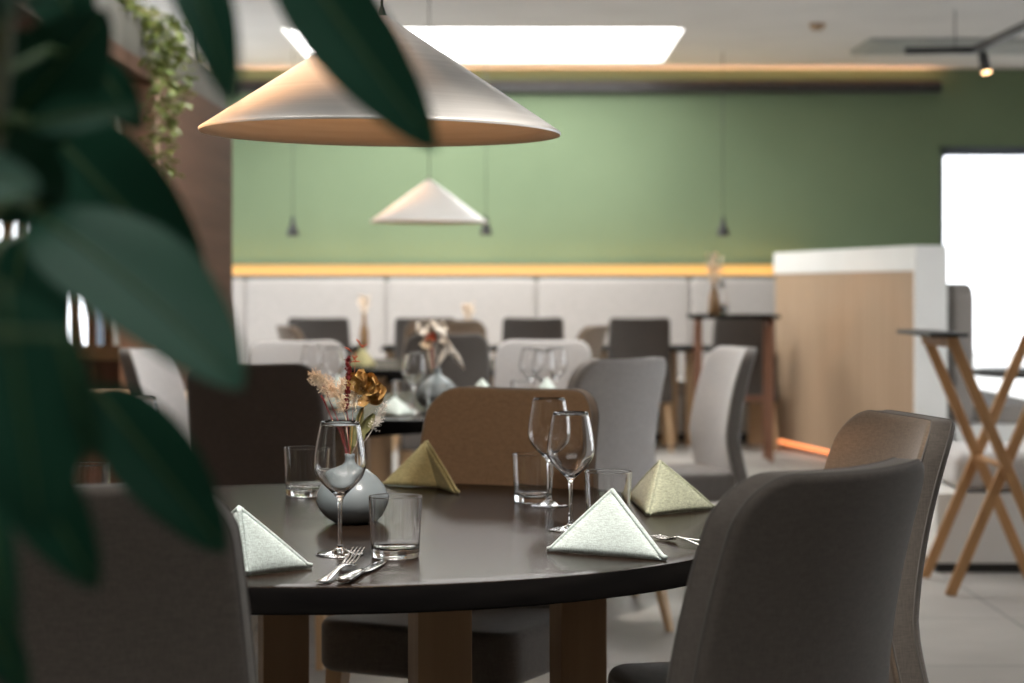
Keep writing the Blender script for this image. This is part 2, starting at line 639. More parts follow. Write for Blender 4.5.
# ceiling with skylight openings: one in view, two added for their light
mb = MB()
xs = sorted(set([XL - 0.2, XR + 0.2] + [v for s in SKYLIGHTS for v in s[:2]]))
ys = sorted(set([YB - 0.2, WALLY + 0.2] + [v for s in SKYLIGHTS for v in s[2:4]]))
for i in range(len(xs) - 1):
    for j in range(len(ys) - 1):
        mx_, my_ = (xs[i] + xs[i + 1]) / 2, (ys[j] + ys[j + 1]) / 2
        if any(s[0] < mx_ < s[1] and s[2] < my_ < s[3] for s in SKYLIGHTS):
            continue
        mb.box(xs[i], xs[i + 1], ys[j], ys[j + 1], CEIL, CEIL + 0.12)
struct(mb.build('ceiling', M['ceiling'], smooth=False))
for i, (x0, x1, y0, y1, st) in enumerate(SKYLIGHTS):
    mb = MB()
    t = 0.02
    mb.box(x0, x0 + t, y0, y1, CEIL + 0.001, CEIL + 0.14)
    mb.box(x1 - t, x1, y0, y1, CEIL + 0.001, CEIL + 0.14)
    mb.box(x0 + t, x1 - t, y0, y0 + t, CEIL + 0.001, CEIL + 0.14)
    mb.box(x0 + t, x1 - t, y1 - t, y1, CEIL + 0.001, CEIL + 0.14)
    o = struct(mb.build('window_%d' % (4 + i), M['ceiling'], smooth=False))
    boxo('skylight_diffuser', x0 + t, x1 - t, y0 + t, y1 - t, CEIL + 0.10, CEIL + 0.12, emit('skylight_%d' % i, DAY, st), o)

# cove: black profile along the back wall with a warm strip lying on it
cove = thing('cove_light', 'long black light rail high on the green back wall, warm strip above it', 'light', (0, WALLY, 2.8))
boxo('rail', -2.3, 3.52, -0.10, -0.002, 0.0, 0.05, M['black'], cove, bevel=0.004)
boxo('lip', -2.3, 3.52, -0.10, -0.092, 0.05, 0.075, M['black'], cove)
boxo('lip', -2.3, 3.52, -0.035, -0.027, 0.05, 0.10, M['black'], cove)
boxo('led_strip', -2.28, 3.50, -0.085, -0.045, 0.05, 0.058, emit('cove_led', (1.0, 0.50, 0.25), COVE_W), cove)


# ------------------------------------------------------------------ tables
def round_table(label, x, y, R, legs, group='round dark tables'):
    t = thing('round_table', label, 'table', (x, y, 0), 0, group)
    mb = MB()
    th = 0.042
    mb.lathe([(0, TABZ), (R - 0.05, TABZ), (R - 0.004, TABZ), (R - 0.0015, TABZ - 0.0008)], 128, 0)
    mb.lathe([(R - 0.0015, TABZ - 0.0008), (R, TABZ - 0.003), (R, TABZ - th + 0.003), (R - 0.003, TABZ - th), (0, TABZ - th)], 128, 1)
    o = mb.build('tabletop', [M['table_top'], M['table_edge']], t, auto=40)
    # underframe rails between opposite legs
    mb = MB()
    for (i, j) in ((0, 1), (2, 3)):
        a, b_ = Vector((*legs[i], TABZ - th - 0.031)), Vector((*legs[j], TABZ - th - 0.031))
        d = b_ - a
        q = Matrix.Translation((a + b_) / 2) @ Matrix.Rotation(math.atan2(d.y, d.x), 4, 'Z')
        L = d.length / 2 - 0.04
        zz = 0.0 if i == 0 else -0.0
        mb.box(-L, L, -0.03, 0.03, -0.03, 0.03, 0, q)
    mb.build('underframe', M['table_edge'], t, smooth=False)
    for (lx, ly) in legs:
        mb = MB()
        q = Matrix.Translation((lx, ly, 0)) @ Matrix.Rotation(math.radians(14), 4, 'Z')
        mb.box(-0.048, 0.048, -0.048, 0.048, 0, TABZ - th, 0, q)
        mb.build('leg', M['leg_oak'], t, smooth=False, bevel=0.003)
    return t


T1 = (-0.33, 3.76)
round_table('large round dark wood table in the foreground, set with napkins and glasses', T1[0], T1[1], 0.80,
            [(-0.127 - T1[0], 3.50 - T1[1]), (-0.48 - T1[0], 4.18 - T1[1]), (0.135 - T1[0], 4.08 - T1[1]), (-0.74 - T1[0], 3.60 - T1[1])])
T2 = (-0.30, 7.58)
lg = [(0.33, -0.33), (-0.33, 0.33), (0.33, 0.33), (-0.33, -0.33)]
round_table('round dark table behind the foreground one, laid with glasses and white flowers', T2[0], T2[1], 0.86, lg)
T3 = (-0.45, 11.75)
round_table('round dark table under the smaller cone lamp in the middle of the room', T3[0], T3[1], 0.88, lg)


# ------------------------------------------------------------------ chairs
def prof_y(z):
    t = max(0.0, z - 0.42) / 0.54
    return -0.215 - 0.085 * t ** 1.7 + 0.018 * math.sin(PI * min(1, t))


def half_w(z):
    t = (z - 0.36) / 0.60
    return 0.243 - 0.028 * t


def make_chair(name='dining_chair', cr=0.075):
    t = thing(name, 'x', 'chair')
    z0, z1 = 0.345, 0.955
    # backrest: outline in (u, z), u in -1..1 scaled by half width
    W = 0.23
    ol = rrect(-W, W, z0, z1, (0.02, 0.02, cr, cr), 8)

    def fn(u, z, d):
        x = u / W * half_w(z)
        y = prof_y(z) + 0.045 * (u / W) ** 2 * min(1, max(0, (z - 0.40) / 0.2))
        th = 1.0 - 0.12 * max(0, (z - 0.45) / 0.5)
        return (x, y + d * th, z + 0.006 * (u / W) ** 2 * (z > 0.6))
    mb = MB()
    mb.slab(ol, 0.066, 0.014, fn, rings=10, dome=0.0, mi_top=1)
    back = mb.build('backrest', [M['taupe'], M['front']], t)
    # piping along the rear seam and the front seam
    for nm, dd in (('piping', -0.0215), ('piping', 0.0215)):
        pts = [Vector(fn(p[0] * 0.998, z0 + (p[1] - z0) * 0.9985, dd)) for p in ol if p[1] > z0 + 0.05]
        # ordered run starting bottom right, over the top, to bottom left
        i0 = min(range(len(pts)), key=lambda i: (pts[i].z - (1 if pts[i].x > 0 else 0) * 10))
        pts = pts[i0:] + pts[:i0]
        MB().tube(pts, 0.0022, 5).build(nm, M['piping'], back)
    # seat
    mb = MB()
    ol2 = rrect(-0.245, 0.245, -0.19, 0.255, (0.02, 0.02, 0.06, 0.06), 6)
    mb.slab(ol2, 0.115, 0.022, lambda a, b_, d: (a * (1 - 0.03 * (b_ < 0)), b_, 0.413 + d), rings=8, dome=0.004)
    mb.build('seat', [M['taupe']], t)
    for sx, sy in ((-1, 1), (1, 1), (-1, -1), (1, -1)):
        mb = MB()
        top = Vector((sx * 0.205, 0.205 if sy > 0 else -0.175, 0.365))
        bot = Vector((sx * 0.225, 0.23 if sy > 0 else -0.27, 0.0))
        vs = []
        for p, r in ((bot, 0.012), (top, 0.021)):
            for a, b_ in ((-1, -1), (1, -1), (1, 1), (-1, 1)):
                vs.append((p.x + a * r, p.y + b_ * r, p.z))
        mb.add(vs, [(3, 2, 1, 0), (4, 5, 6, 7), (0, 1, 5, 4), (1, 2, 6, 5), (2, 3, 7, 6), (3, 0, 4, 7)])
        mb.build('leg', M['oak'], t, smooth=False, bevel=0.003)
    return t


chair0 = make_chair()
chair1 = make_chair(cr=0.035)
used = [False, False]


def place_chair(x, y, face, label, mm=None, s=1.0, group=None, proto=None):
    """x, y = centre of the BACK's top; face = heading the sitter looks (deg, 90 = away from camera)"""
    rz = math.radians(face - 90)
    back_off = Matrix.Rotation(rz, 3, 'Z') @ Vector((0, -0.29, 0)) * s
    if not used[0] and mm is None:
        c = chair0
        used[0] = True
    elif proto is not None and not used[1]:
        c = proto
        used[1] = True
        for ch in c.children:
            for i_, m_ in enumerate(ch.data.materials):
                if m_ in mm:
                    ch.data.materials[i_] = mm[m_]
    else:
        c = copy_tree(proto or chair0, None, mm)
    c.location = (x - back_off.x, y - back_off.y, 0)
    c.rotation_euler = (0, 0, rz)
    c.scale = (s, s, s)
    tag(c, label, 'chair', group or 'upholstered dining chairs')
    return c


tau, lt = M['taupe'], M['light_taupe']
def tone(outer, inner):
    return {M['taupe']: M[outer], M['front']: M[inner]}


DARK = tone('taupe_dark', 'taupe_dark')
LIGHT = tone('light_taupe', 'light_taupe')
TAN = tone('taupe', 'tan')
TANFAR = tone('tan', 'tan')
BROWN = tone('brown', 'brown')
DEEP = tone('deep_brown', 'deep_brown')
SIDE = tone('mid_taupe', 'light_taupe')
place_chair(0.455, 2.65, 137, 'dark taupe chair seen from behind at the front right of the foreground table')
place_chair(0.755, 3.72, 191, 'tan upholstered chair at the right side of the foreground table, its front facing left', TAN)
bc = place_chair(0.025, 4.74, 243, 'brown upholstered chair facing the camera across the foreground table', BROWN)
for ch in bc.children:  # darker seat cloth: the shade under the table put into its colour
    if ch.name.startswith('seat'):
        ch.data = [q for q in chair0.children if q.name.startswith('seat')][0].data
place_chair(-0.565, 2.42, 84, 'large dark chair back at lower left, partly behind the plant leaves')
place_chair(-0.825, 6.25, 80, 'dark brown chair back with pale top edge, left behind the foreground table', DEEP)
place_chair(0.405, 6.75, 135, 'light grey chair seen from behind, just right of the brown chair', LIGHT)
place_chair(0.93, 8.05, 193, 'light grey chair in side view, its narrow edge to the camera, before the tall table', SIDE)
place_chair(0.15, 9.15, 265, 'pale grey chair facing the camera behind the brown chair', LIGHT)
place_chair(-0.98, 9.05, 280, 'pale grey chair facing the camera at far left of the second table', LIGHT)
place_chair(-1.50, 7.95, -12, 'light grey chair in side view at the left, seen between the plant leaves', SIDE)
place_chair(-0.34, 10.35, 90, 'dark grey chair back right behind the vase of white flowers', DARK)
place_chair(-0.43, 12.95, 270, 'tan chair facing the camera beyond the dark chair at the third table', TANFAR, 1.03).scale.x = 1.2
place_chair(-1.45, 12.6, 20, 'small tan chair turned sideways at the left end of the third table', TANFAR)
place_chair(0.56, 12.6, 160, 'small tan chair turned sideways at the right end of the third table', TANFAR)
FARX = (318, 425, 533, 640, 745)
far_lab = ['leftmost dark chair of the far row before the pale banquette',
           'second dark chair from the left in the far row before the banquette',
           'middle dark chair of the far row before the banquette',
           'fourth dark chair of the far row, its wooden legs in view',
           'rightmost dark chair of the far row, behind the tall table']
for px, lb in zip(FARX, far_lab):
    place_chair((px - CX) / FPX * 14.55, 14.55, 90, lb, DARK, 1.02, 'dark chairs of the far row', chair1)

# ------------------------------------------------------------------ far tables and banquette
bq = thing('banquette', 'long pale upholstered banquette with light base along the green back wall', 'banquette', (0, 0, 0))
BX0, BX1 = -3.0, 2.45
boxo('base', BX0, BX1, 15.45, 16.25, 0.07, 0.36, M['white_lacquer'], bq)
boxo('plinth', BX0, BX1, 15.48, 16.25, 0, 0.07, M['black'], bq)
MBs = MB().slab(rrect(BX0, BX1, 15.42, 16.12, 0.04, 4), 0.11, 0.03, lambda a, b_, d: (a, b_, 0.415 + d), rings=5).build('seat_cushion', M['banquette'], bq)
seams = [BX0 + 0.0, -2.16, -1.02, 0.20, 1.45, BX1]
for a, b_ in zip(seams[:-1], seams[1:]):
    MB().slab(rrect(a + 0.002, b_ - 0.002, 0.45, 1.27, 0.04, 5), 0.13, 0.025,
              lambda x, z, d: (x, 16.20 + d - 0.05 * (1.27 - z), z), rings=6).build('back_cushion', M['banquette'], bq)
# LED strip in the gap on top of the banquette, lighting the wall from behind
led = thing('led_strip', 'yellow glowing light strip running along the top of the banquette', 'light', (0, 0, 0))
boxo('profile', BX0, 2.42, 16.30, 16.39, 1.28, 1.30, M['grey_frame'], led)
boxo('diffuser', BX0, 2.42, 16.37, 16.395, 1.30, 1.385, emit('led_warm', (1.0, 0.47, 0.08), 0.80), led)
area('led_strip_light', (-0.3, 16.34, 1.305), (PI, 0, 0), 5.4, 0.05, LED_W, (1.0, 0.55, 0.14))

M['table_slab'] = M['pale_oak']
for i, px in enumerate((318, 425, 533, 640, 728)):
    x = (px - CX) / FPX * 14.95
    t = thing('bistro_table', ['square dark-topped table at the far left before the banquette',
                               'square dark-topped table second from left before the banquette',
                               'square dark-topped table in the middle of the far row',
                               'square dark-topped table with wooden legs, behind the fourth far chair',
                               'square dark-topped table at the right end, behind the tall table'][i], 'table', (x, 15.2, 0), 0, 'square tables before the banquette')
    MB().box(-0.33, 0.33, -0.3, 0.3, TABZ - 0.03, TABZ).build('tabletop', M['table_edge'], t, smooth=False, bevel=0.004)
    for sx in (-1, 1):
        MB().box(sx * 0.24 - 0.06, sx * 0.24 + 0.06, -0.06, 0.06, 0.0, TABZ - 0.03).build('leg', M['oak'], t, smooth=False, bevel=0.004)

# ------------------------------------------------------------------ tall table with vases
tt = thing('bar_table', 'tall dark-topped table on slender brown legs left of the wood partition', 'table', at(733, 313, 13.8).to_tuple()[:2] + (0,))
boxo('tabletop', -0.295, 0.295, -0.25, 0.25, 0.985, 1.012, M['table_edge'], tt, bevel=0.003)
for sx in (-1, 1):
    for sy in (-1, 1):
        boxo('leg', sx * 0.245 - 0.017, sx * 0.245 + 0.017, sy * 0.14 - 0.017, sy * 0.14 + 0.017, 0, 0.985, M['walnut_v'], tt, bevel=0.002)
    boxo('stretcher', sx * 0.245 - 0.012, sx * 0.245 + 0.012, -0.122, 0.122, 0.93, 0.97, M['walnut_v'], tt)
boxo('stretcher', -0.225, 0.225, 0.128, 0.152, 0.40, 0.44, M['walnut_v'], tt)

# ------------------------------------------------------------------ partition
P2, P1 = Vector((1.985, 15.0, 0)), Vector((2.513, 12.4, 0))
pd = (P1 - P2)
ang = math.atan2(pd.y, pd.x)
pt = thing('room_divider', 'waist-high divider clad in vertical pale wood with a white cap and white end', 'room divider', P2, ang)
Lp = pd.length
boxo('core', 0.0, Lp - 0.02, 0.02, 0.18, 0.05, 1.30, M['white_lacquer'], pt)
n_s = 34
mb = MB()
for k in range(n_s):
    a = Lp * k / n_s
    mb.box(a, a + Lp / n_s - 0.006, -0.002, 0.02, 0.06, 1.302)
mb.build('wood_cladding', M['pale_oak'], pt, smooth=False)
boxo('cap', -0.01, Lp + 0.0, -0.012, 0.20, 1.302, 1.46, M['white_lacquer'], pt, bevel=0.004)
boxo('end_panel', Lp, Lp + 0.03, -0.012, 0.20, 0.0, 1.46, M['white_lacquer'], pt, bevel=0.003)
boxo('plinth', 0.02, Lp - 0.02, 0.04, 0.16, 0.0, 0.05, M['black'], pt)
boxo('led_strip', 0.05, 1.2, 0.005, 0.018, 0.035, 0.058, emit('floor_led', (1.0, 0.30, 0.10), 2.6), pt)

# banquette end behind the divider
b2 = thing('upholstered_bench', 'grey-beige upholstered bench back with rounded corner beside the white divider end', 'bench', (2.835, 13.6, 0))
MB().slab(rrect(-1.1, 1.1, 0.35, 1.225, (0.02, 0.02, 0.12, 0.12), 6), 0.14, 0.03, lambda a, z, d: (d, a, z), rings=6).build('back', M['bench_taupe'], b2)
MB().slab(rrect(-1.1, 1.1, 0.08, 0.60, 0.05, 5), 0.12, 0.03, lambda a, x, d: (x, a, 0.40 + d), rings=6).build('seat_cushion', M['bench_taupe'], b2)
boxo('base', -0.05, 0.58, -1.08, 1.08, 0.0, 0.338, M['white_lacquer'], b2)

# bench in the right foreground
b3 = thing('upholstered_bench', 'low bench with grey cushion and white base at right behind the wooden stand', 'bench', (1.78, 8.35, 0))
boxo('base', 0.0, 2.4, 0.0, 0.62, 0.04, 0.335, M['white_lacquer'], b3, bevel=0.003)
boxo('plinth', 0.0, 2.4, 0.015, 0.62, 0.0, 0.04, M['black'], b3)
MB().slab(rrect(0.08, 2.4, 0.0, 0.62, 0.05, 5), 0.16, 0.05, lambda a, y, d: (a, y, 0.425 + d), rings=6, dome=0.006).build('seat_cushion', M['light_taupe'], b3)

# black round table near the window
wt = thing('round_table', 'small dark round table at right, in front of the bright far window', 'table', (2.97, 10.85, 0), 0, 'round dark tables')
MB().lathe([(0, 0.75), (0.44, 0.75), (0.45, 0.745), (0.45, 0.72), (0.44, 0.715), (0, 0.715)], 64).build('tabletop', M['black'], wt, auto=40)
MB().lathe([(0, 0.715), (0.04, 0.715), (0.04, 0.04), (0.24, 0.02), (0.24, 0.0), (0, 0)], 40).build('pedestal', M['walnut_v'], wt, auto=40)

# ------------------------------------------------------------------ folding wooden stand
stand = thing('folding_stand', 'crossed-leg folding stand of light wood with narrow black top boards, at right', 'stand', (1.9, 7.95, 0))


def bar(mb, a, b_, w_, d_, mi=0):
    a, b_ = Vector(a), Vector(b_)
    t = (b_ - a).normalized()
    s = Vector((0, 1, 0))
    s = (s - t * s.dot(t)).normalized()
    u = t.cross(s)
    vs = []
    for p in (a, b_):
        for i, j in ((-1, -1), (1, -1), (1, 1), (-1, 1)):
            vs.append(p + u * (w_ / 2 * i) + s * (d_ / 2 * j))
    mb.add(vs, [(3, 2, 1, 0), (4, 5, 6, 7), (0, 1, 5, 4), (1, 2, 6, 5), (2, 3, 7, 6), (3, 0, 4, 7)], mi)
    return mb


O = Vector((1.9, 7.95, 0))
for yy, cxp in ((7.72, 0.0), (8.2, 0.0)):
    for s, off in ((1, -0.013), (-1, 0.013)):
        a = Vector((1.915 + s * 0.215, yy + off, 0.0)) - O
        b_ = Vector((1.915 - s * 0.215, yy + off, 1.005)) - O
        bar(MB(), a, b_, 0.042, 0.024).build('leg', M['stand_oak'], stand, smooth=False, bevel=0.003)
MB().box(-0.295, -0.145, -0.30, 0.36, 1.006, 1.022).build('top_board', M['black'], stand, smooth=False, bevel=0.003)
for s in (-1, 1):
    MB().box(0.015 + s * 0.215 - 0.012, 0.015 + s * 0.215 + 0.012, -0.245, 0.26, 0.965, 1.005).build('rail', M['stand_oak'], stand, smooth=False)
MB().tube([(0.015, -0.25, 0.502), (0.015, 0.27, 0.502)], 0.012, 12).build('cross_bar', M['stand_oak'], stand)

# ------------------------------------------------------------------ wood portal unit at left with planter
pu = thing('wood_shelf_unit', 'tall brown wood unit at left carrying a planter, beside the green wall', 'shelf unit', (0, 0, 0))
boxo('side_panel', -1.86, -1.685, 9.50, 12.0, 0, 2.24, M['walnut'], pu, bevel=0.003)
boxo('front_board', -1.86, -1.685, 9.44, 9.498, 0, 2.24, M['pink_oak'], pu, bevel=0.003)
boxo('header', -2.08, -1.69, 6.4, 9.438, 2.16, 2.24, M['walnut'], pu, bevel=0.003)
pl = thing('planter', 'long olive-grey planter trough on top of the brown wood unit', 'planter', (0, 0, 0))
mb = MB()
mb.box(-2.04, -1.70, 6.5, 11.9, 2.241, 2.26)
mb.box(-1.72, -1.70, 6.5, 11.9, 2.26, 2.43)
mb.box(-2.04, -2.02, 6.5, 11.9, 2.26, 2.43)
mb.box(-2.02, -1.72, 6.5, 6.52, 2.26, 2.43)
mb.box(-2.02, -1.72, 11.88, 11.9, 2.26, 2.43)
mb.build('trough', M['planter'], pl, smooth=False)
boxo('soil', -2.02, -1.72, 6.52, 11.88, 2.26, 2.39, M['soil'], pl)
# warm lamps in the planter wash the ceiling
for yy in (7.2, 8.4, 10.4):
    MB().lathe([(0, 0), (0.035, 0), (0.038, 0.05), (0.034, 0.05), (0.033, 0.03), (0, 0.03)], 20).build('uplight', M['black'], pl, auto=40).location = (-1.95, yy, 2.391)
    MB().lathe([(0, 0.031), (0.032, 0.031), (0.032, 0.034), (0, 0.034)], 20).build('uplight_lens', emit('uplight_lens', WARM, 30), pl).location = (-1.95, yy, 2.391)
    spot('uplight_beam', (-1.95, yy, 2.45), (-1.75, yy, 3.2), 45, WARM, 2.6, 0.8)

# low cabinet
cb = thing('low_cabinet', 'low wooden cabinet with light top in front of the brown wood unit', 'cabinet', (0, 0, 0))
boxo('body', -2.2, -1.36, 8.72, 9.38, 0.06, 0.68, M['walnut_v'], cb, bevel=0.003)
boxo('top', -2.22, -1.335, 8.70, 9.40, 0.68, 0.71, M['oak'], cb, bevel=0.003)
boxo('plinth', -2.18, -1.40, 8.76, 9.36, 0, 0.06, M['black'], cb)

# slatted screen
sl = thing('slatted_screen', 'screen of upright brown wooden slats before the bright left window', 'screen', (-2.5, 10.9, 0))
mb = MB()
k = -0.65
while k < 0.34:
    mb.box(k, k + 0.044, -0.02, 0.02, 0.88, 2.5)
    k += 0.092
mb.build('slats', M['stand_oak'], sl, smooth=False)
boxo('bottom_rail', -0.66, 0.38, -0.03, 0.03, 0.80, 0.88, M['oak'], sl)
boxo('top_rail', -0.66, 0.38, -0.03, 0.03, 2.5, 2.56, M['oak'], sl)
boxo('panel', -0.66, 0.38, -0.02, 0.02, 0, 0.80, M['walnut_v'], sl)


# ------------------------------------------------------------------ cone pendants
def cone_lamp(label, x, y, zr, R, h, tilt, group='cone pendant lamps', bw=3.5):
    t = thing('pendant_lamp', label, 'lamp', (x, y, zr), 0, group)
    t.rotation_euler = (0, tilt, 0)
    mb = MB()
    outer = [(0.012, h), (0.03, h - 0.012)]
    for k in range(1, 25):
        f = k / 24
        outer.append((0.03 + (R - 0.03) * f, (h - 0.012) * (1 - f) + 0.006 * f))
    mb.lathe(outer + [(R + 0.001, 0.003), (R, 0.0)], 128, 0)
    inner = [(R, 0.0), (R - 0.004, 0.001)] + [(r - 0.006, z - 0.006) for r, z in reversed(outer[1:-1])] + [(0.0, h - 0.026)]
    mb.lathe(inner, 128, 1)
    mb.lathe([(0.012, h), (0, h)], 128, 0)
    mb.build('shade', [M['shade'], M['shade_in']], t, auto=50)
    MB().lathe([(0, h + 0.018), (0.004, h + 0.018), (0.008, h + 0.004), (0.0115, h - 0.001), (0, h - 0.001)], 20).build('cap', M['black'], t, auto=40)
    MB().lathe([(0, h - 0.027), (0.022, h - 0.027), (0.022, h - 0.08), (0, h - 0.08)], 20).build('socket', M['black'], t, auto=40)
    MB().lathe([(0, h - 0.081), (0.02, h - 0.085), (0.032, h - 0.115), (0.02, h - 0.14), (0, h - 0.146)], 20).build('bulb', emit('warm_bulb', (1.0, 0.72, 0.45), 1.5), t)
    bl = bpy.data.lights.new('bulb_light', 'POINT')
    bl.energy = bw
    bl.color = (1.0, 0.68, 0.42)
    bl.shadow_soft_size = 0.03
    bo = bpy.data.objects.new('bulb_light', bl)
    bo.location = (0, 0, h - 0.16)
    C.objects.link(bo)
    bo.parent = t
    top = CEIL - zr
    MB().tube([(0, 0, h + 0.016), (math.sin(-tilt) * (top - h), 0, top - 0.012)], 0.0028, 8).build('cord', M['black'], t)
    o = MB().lathe([(0, 0), (0.05, 0), (0.05, -0.02), (0, -0.022)], 24).build('canopy', M['black'], t, auto=40)
    o.location = (math.sin(-tilt) * (top - h), 0, top - 0.001)
    return t


YL = 3.82
cone_lamp('large pale metal cone lamp hanging over the foreground table', (380.5 - CX) / FPX * YL, YL, CAMZ + (HY - 134) / FPX * YL, 0.345, 0.226, 0.010)
cone_lamp('smaller-looking cone lamp hanging further back before the green wall', (429 - CX) / FPX * 11.7, 11.7, CAMZ + (HY - 222.5) / FPX * 11.7, 0.345, 0.250, 0.006)

for px, py, lb in ((293, 228, 'tiny dark pendant on a thin cord, leftmost against the green wall'),
                   (486, 227, 'tiny dark pendant on a thin cord, just right of the far cone lamp'),
                   (723, 228, 'tiny dark pendant on a thin cord, above the tall table')):
    p = at(px, py, 15.2)
    t = thing('small_pendant', lb, 'lamp', p, 0, 'tiny dark pendants')
    MB().lathe([(0, 0.09), (0.012, 0.085), (0.018, 0.03), (0.045, -0.03), (0.046, -0.06), (0.03, -0.062), (0, -0.062)], 24).build('shade', M['black'], t, auto=60)
    MB().tube([(0, 0, 0.085), (0, 0, CEIL - p.z + (0.101 if px == 486 else 0.0))], 0.003, 6).build('cord', M['black'], t)

# ------------------------------------------------------------------ ceiling fittings
sd = MB().lathe([(0, 0), (0.055, 0), (0.055, -0.02), (0.035, -0.045), (0, -0.05)], 28).build('smoke_detector', M['pale_oak'], auto=40)
sd.location = on_plane(817, 23, CEIL - 0.0).to_tuple() if False else (at(817, 23, 13.6).x, 13.6, CEIL)
tag(sd, 'small round detector on the ceiling right of the skylight', 'detector')
vp0, vp1 = at(872, 40, 14.2), at(1010, 57, 15.2)
vent = thing('ceiling_vent', 'flat grey rectangular vent panel under the ceiling at right', 'vent', (3.2, 14.85, CEIL))
boxo('frame', -0.62, 1.3, -0.5, 0.32, -0.03, -0.001, M['grey_frame'], vent, bevel=0.003)
M['vent'] = ramp_noise(mat('vent_grey', (0.4, 0.42, 0.40), 0.6), (0.38, 0.40, 0.38), (0.44, 0.46, 0.43), nscale=4)
vent.children[0].data.materials[0] = M['vent']
mb = MB()
for k in range(8):
    mb.box(-0.56, 1.24, -0.45 + k * 0.09, -0.39 + k * 0.09, -0.04, -0.031)
mb.build('slats', M['vent'], vent, smooth=False)
tr = thing('track_light', 'black ceiling track with a small black spotlight at upper right', 'light', (0, 0, 0))
a, b_, c_ = at(905, 51, 12.9), at(975, 50, 12.9), at(1060, 10, 11.0)
mb = MB()
bar(mb, a, b_, 0.045, 0.04)
bar(mb, b_, c_, 0.045, 0.04)
mb.build('track', M['black'], tr, smooth=False)
for p in (at(955, 52, 12.9), at(1040, 18, 11.4)):
    MB().tube([p, (p.x, p.y, CEIL)], 0.004, 6).build('suspension', M['black'], tr)
p = at(982, 52, 12.7)
q = p + Vector((0.02, -0.03, -0.13))
sp = MB().tube([p, p + (q - p) * 0.2, q], [0.024, 0.032, 0.034], 20).build('spotlight', M['black'], tr)
MB().tube([q + (q - p).normalized() * 0.001, q + (q - p).normalized() * 0.006], 0.03, 20).build('lens', emit('spot_lens', WARM, 6.0), sp)

# added warm spotlights in invented fixtures, tinting the left of the cone shades
for (lx, ly, tx, ty, tz, pw, lb) in ((-1.80, 3.3, -0.42, 3.8, 1.62, 300, 'added warm black fill spotlight left of the large cone lamp, outside the picture'),
                                     (-1.75, 11.1, -0.62, 11.7, 1.70, 200, 'added warm black fill spotlight left of the far cone lamp')):
    t = thing('added_spotlight', lb, 'light', (lx, ly, CEIL))
    MB().lathe([(0, 0), (0.045, 0), (0.045, -0.02), (0, -0.021)], 24).build('mount', M['black'], t, auto=40)
    MB().tube([(0, 0, -0.02), (0, 0, -0.86)], 0.008, 8).build('stem', M['black'], t)
    d = (Vector((tx, ty, tz)) - Vector((lx, ly, CEIL - 0.88))).normalized()
    c0 = Vector((0, 0, -0.88))
    MB().tube([c0 - d * 0.06, c0 - d * 0.055, c0 + d * 0.06], [0.02, 0.032, 0.036], 20).build('housing', M['black'], t)
    MB().tube([c0 + d * 0.0605, c0 + d * 0.063], 0.032, 20).build('lens', emit('added_lens_warm', WARM, 12.0), t)
    spot('added_spot_beam', Vector((lx, ly, CEIL)) + c0 + d * 0.08, (tx, ty, tz), pw, (1.0, 0.52, 0.24), 0.40, 0.8, 0.035)

# added spotlights in invented fixtures, brightening the tables and the brown chair
for (lx, ly, tx, ty, tz, pw, lb) in ((0.55, 2.75, 0.10, 3.45, 0.75, 260, 'added black fill spotlight above the right of the foreground table, outside the picture'),
                                     (0.45, 6.6, -0.1, 7.3, 0.75, 260, 'added black fill spotlight above the second table, outside the picture'),
                                     (-0.95, 3.35, -0.05, 4.60, 0.80, 75, 'added black fill spotlight that lights the brown chair, outside the picture'),
                                     (-1.05, 2.65, -0.60, 3.30, 0.75, 230, 'added black fill spotlight above the left of the foreground table, outside the picture')):
    t = thing('added_spotlight', lb, 'light', (lx, ly, CEIL))
    MB().lathe([(0, 0), (0.045, 0), (0.045, -0.02), (0, -0.021)], 24).build('mount', M['black'], t, auto=40)
    MB().tube([(0, 0, -0.02), (0, 0, -0.1)], 0.008, 8).build('stem', M['black'], t)
    d = (Vector((tx, ty, tz)) - Vector((lx, ly, CEIL - 0.12))).normalized()
    c0 = Vector((0, 0, -0.12))
    MB().tube([c0 - d * 0.06, c0 - d * 0.055, c0 + d * 0.06], [0.02, 0.032, 0.036], 20).build('housing', M['black'], t)
    MB().tube([c0 + d * 0.0605, c0 + d * 0.063], 0.032, 20).build('lens', emit('added_lens_neutral', (1, 0.93, 0.85), 14.0), t)
    spot('added_spot_beam', Vector((lx, ly, CEIL)) + c0 + d * 0.08, (tx, ty, tz), pw, (1.0, 0.93, 0.85), 0.72, 0.7, 0.035)

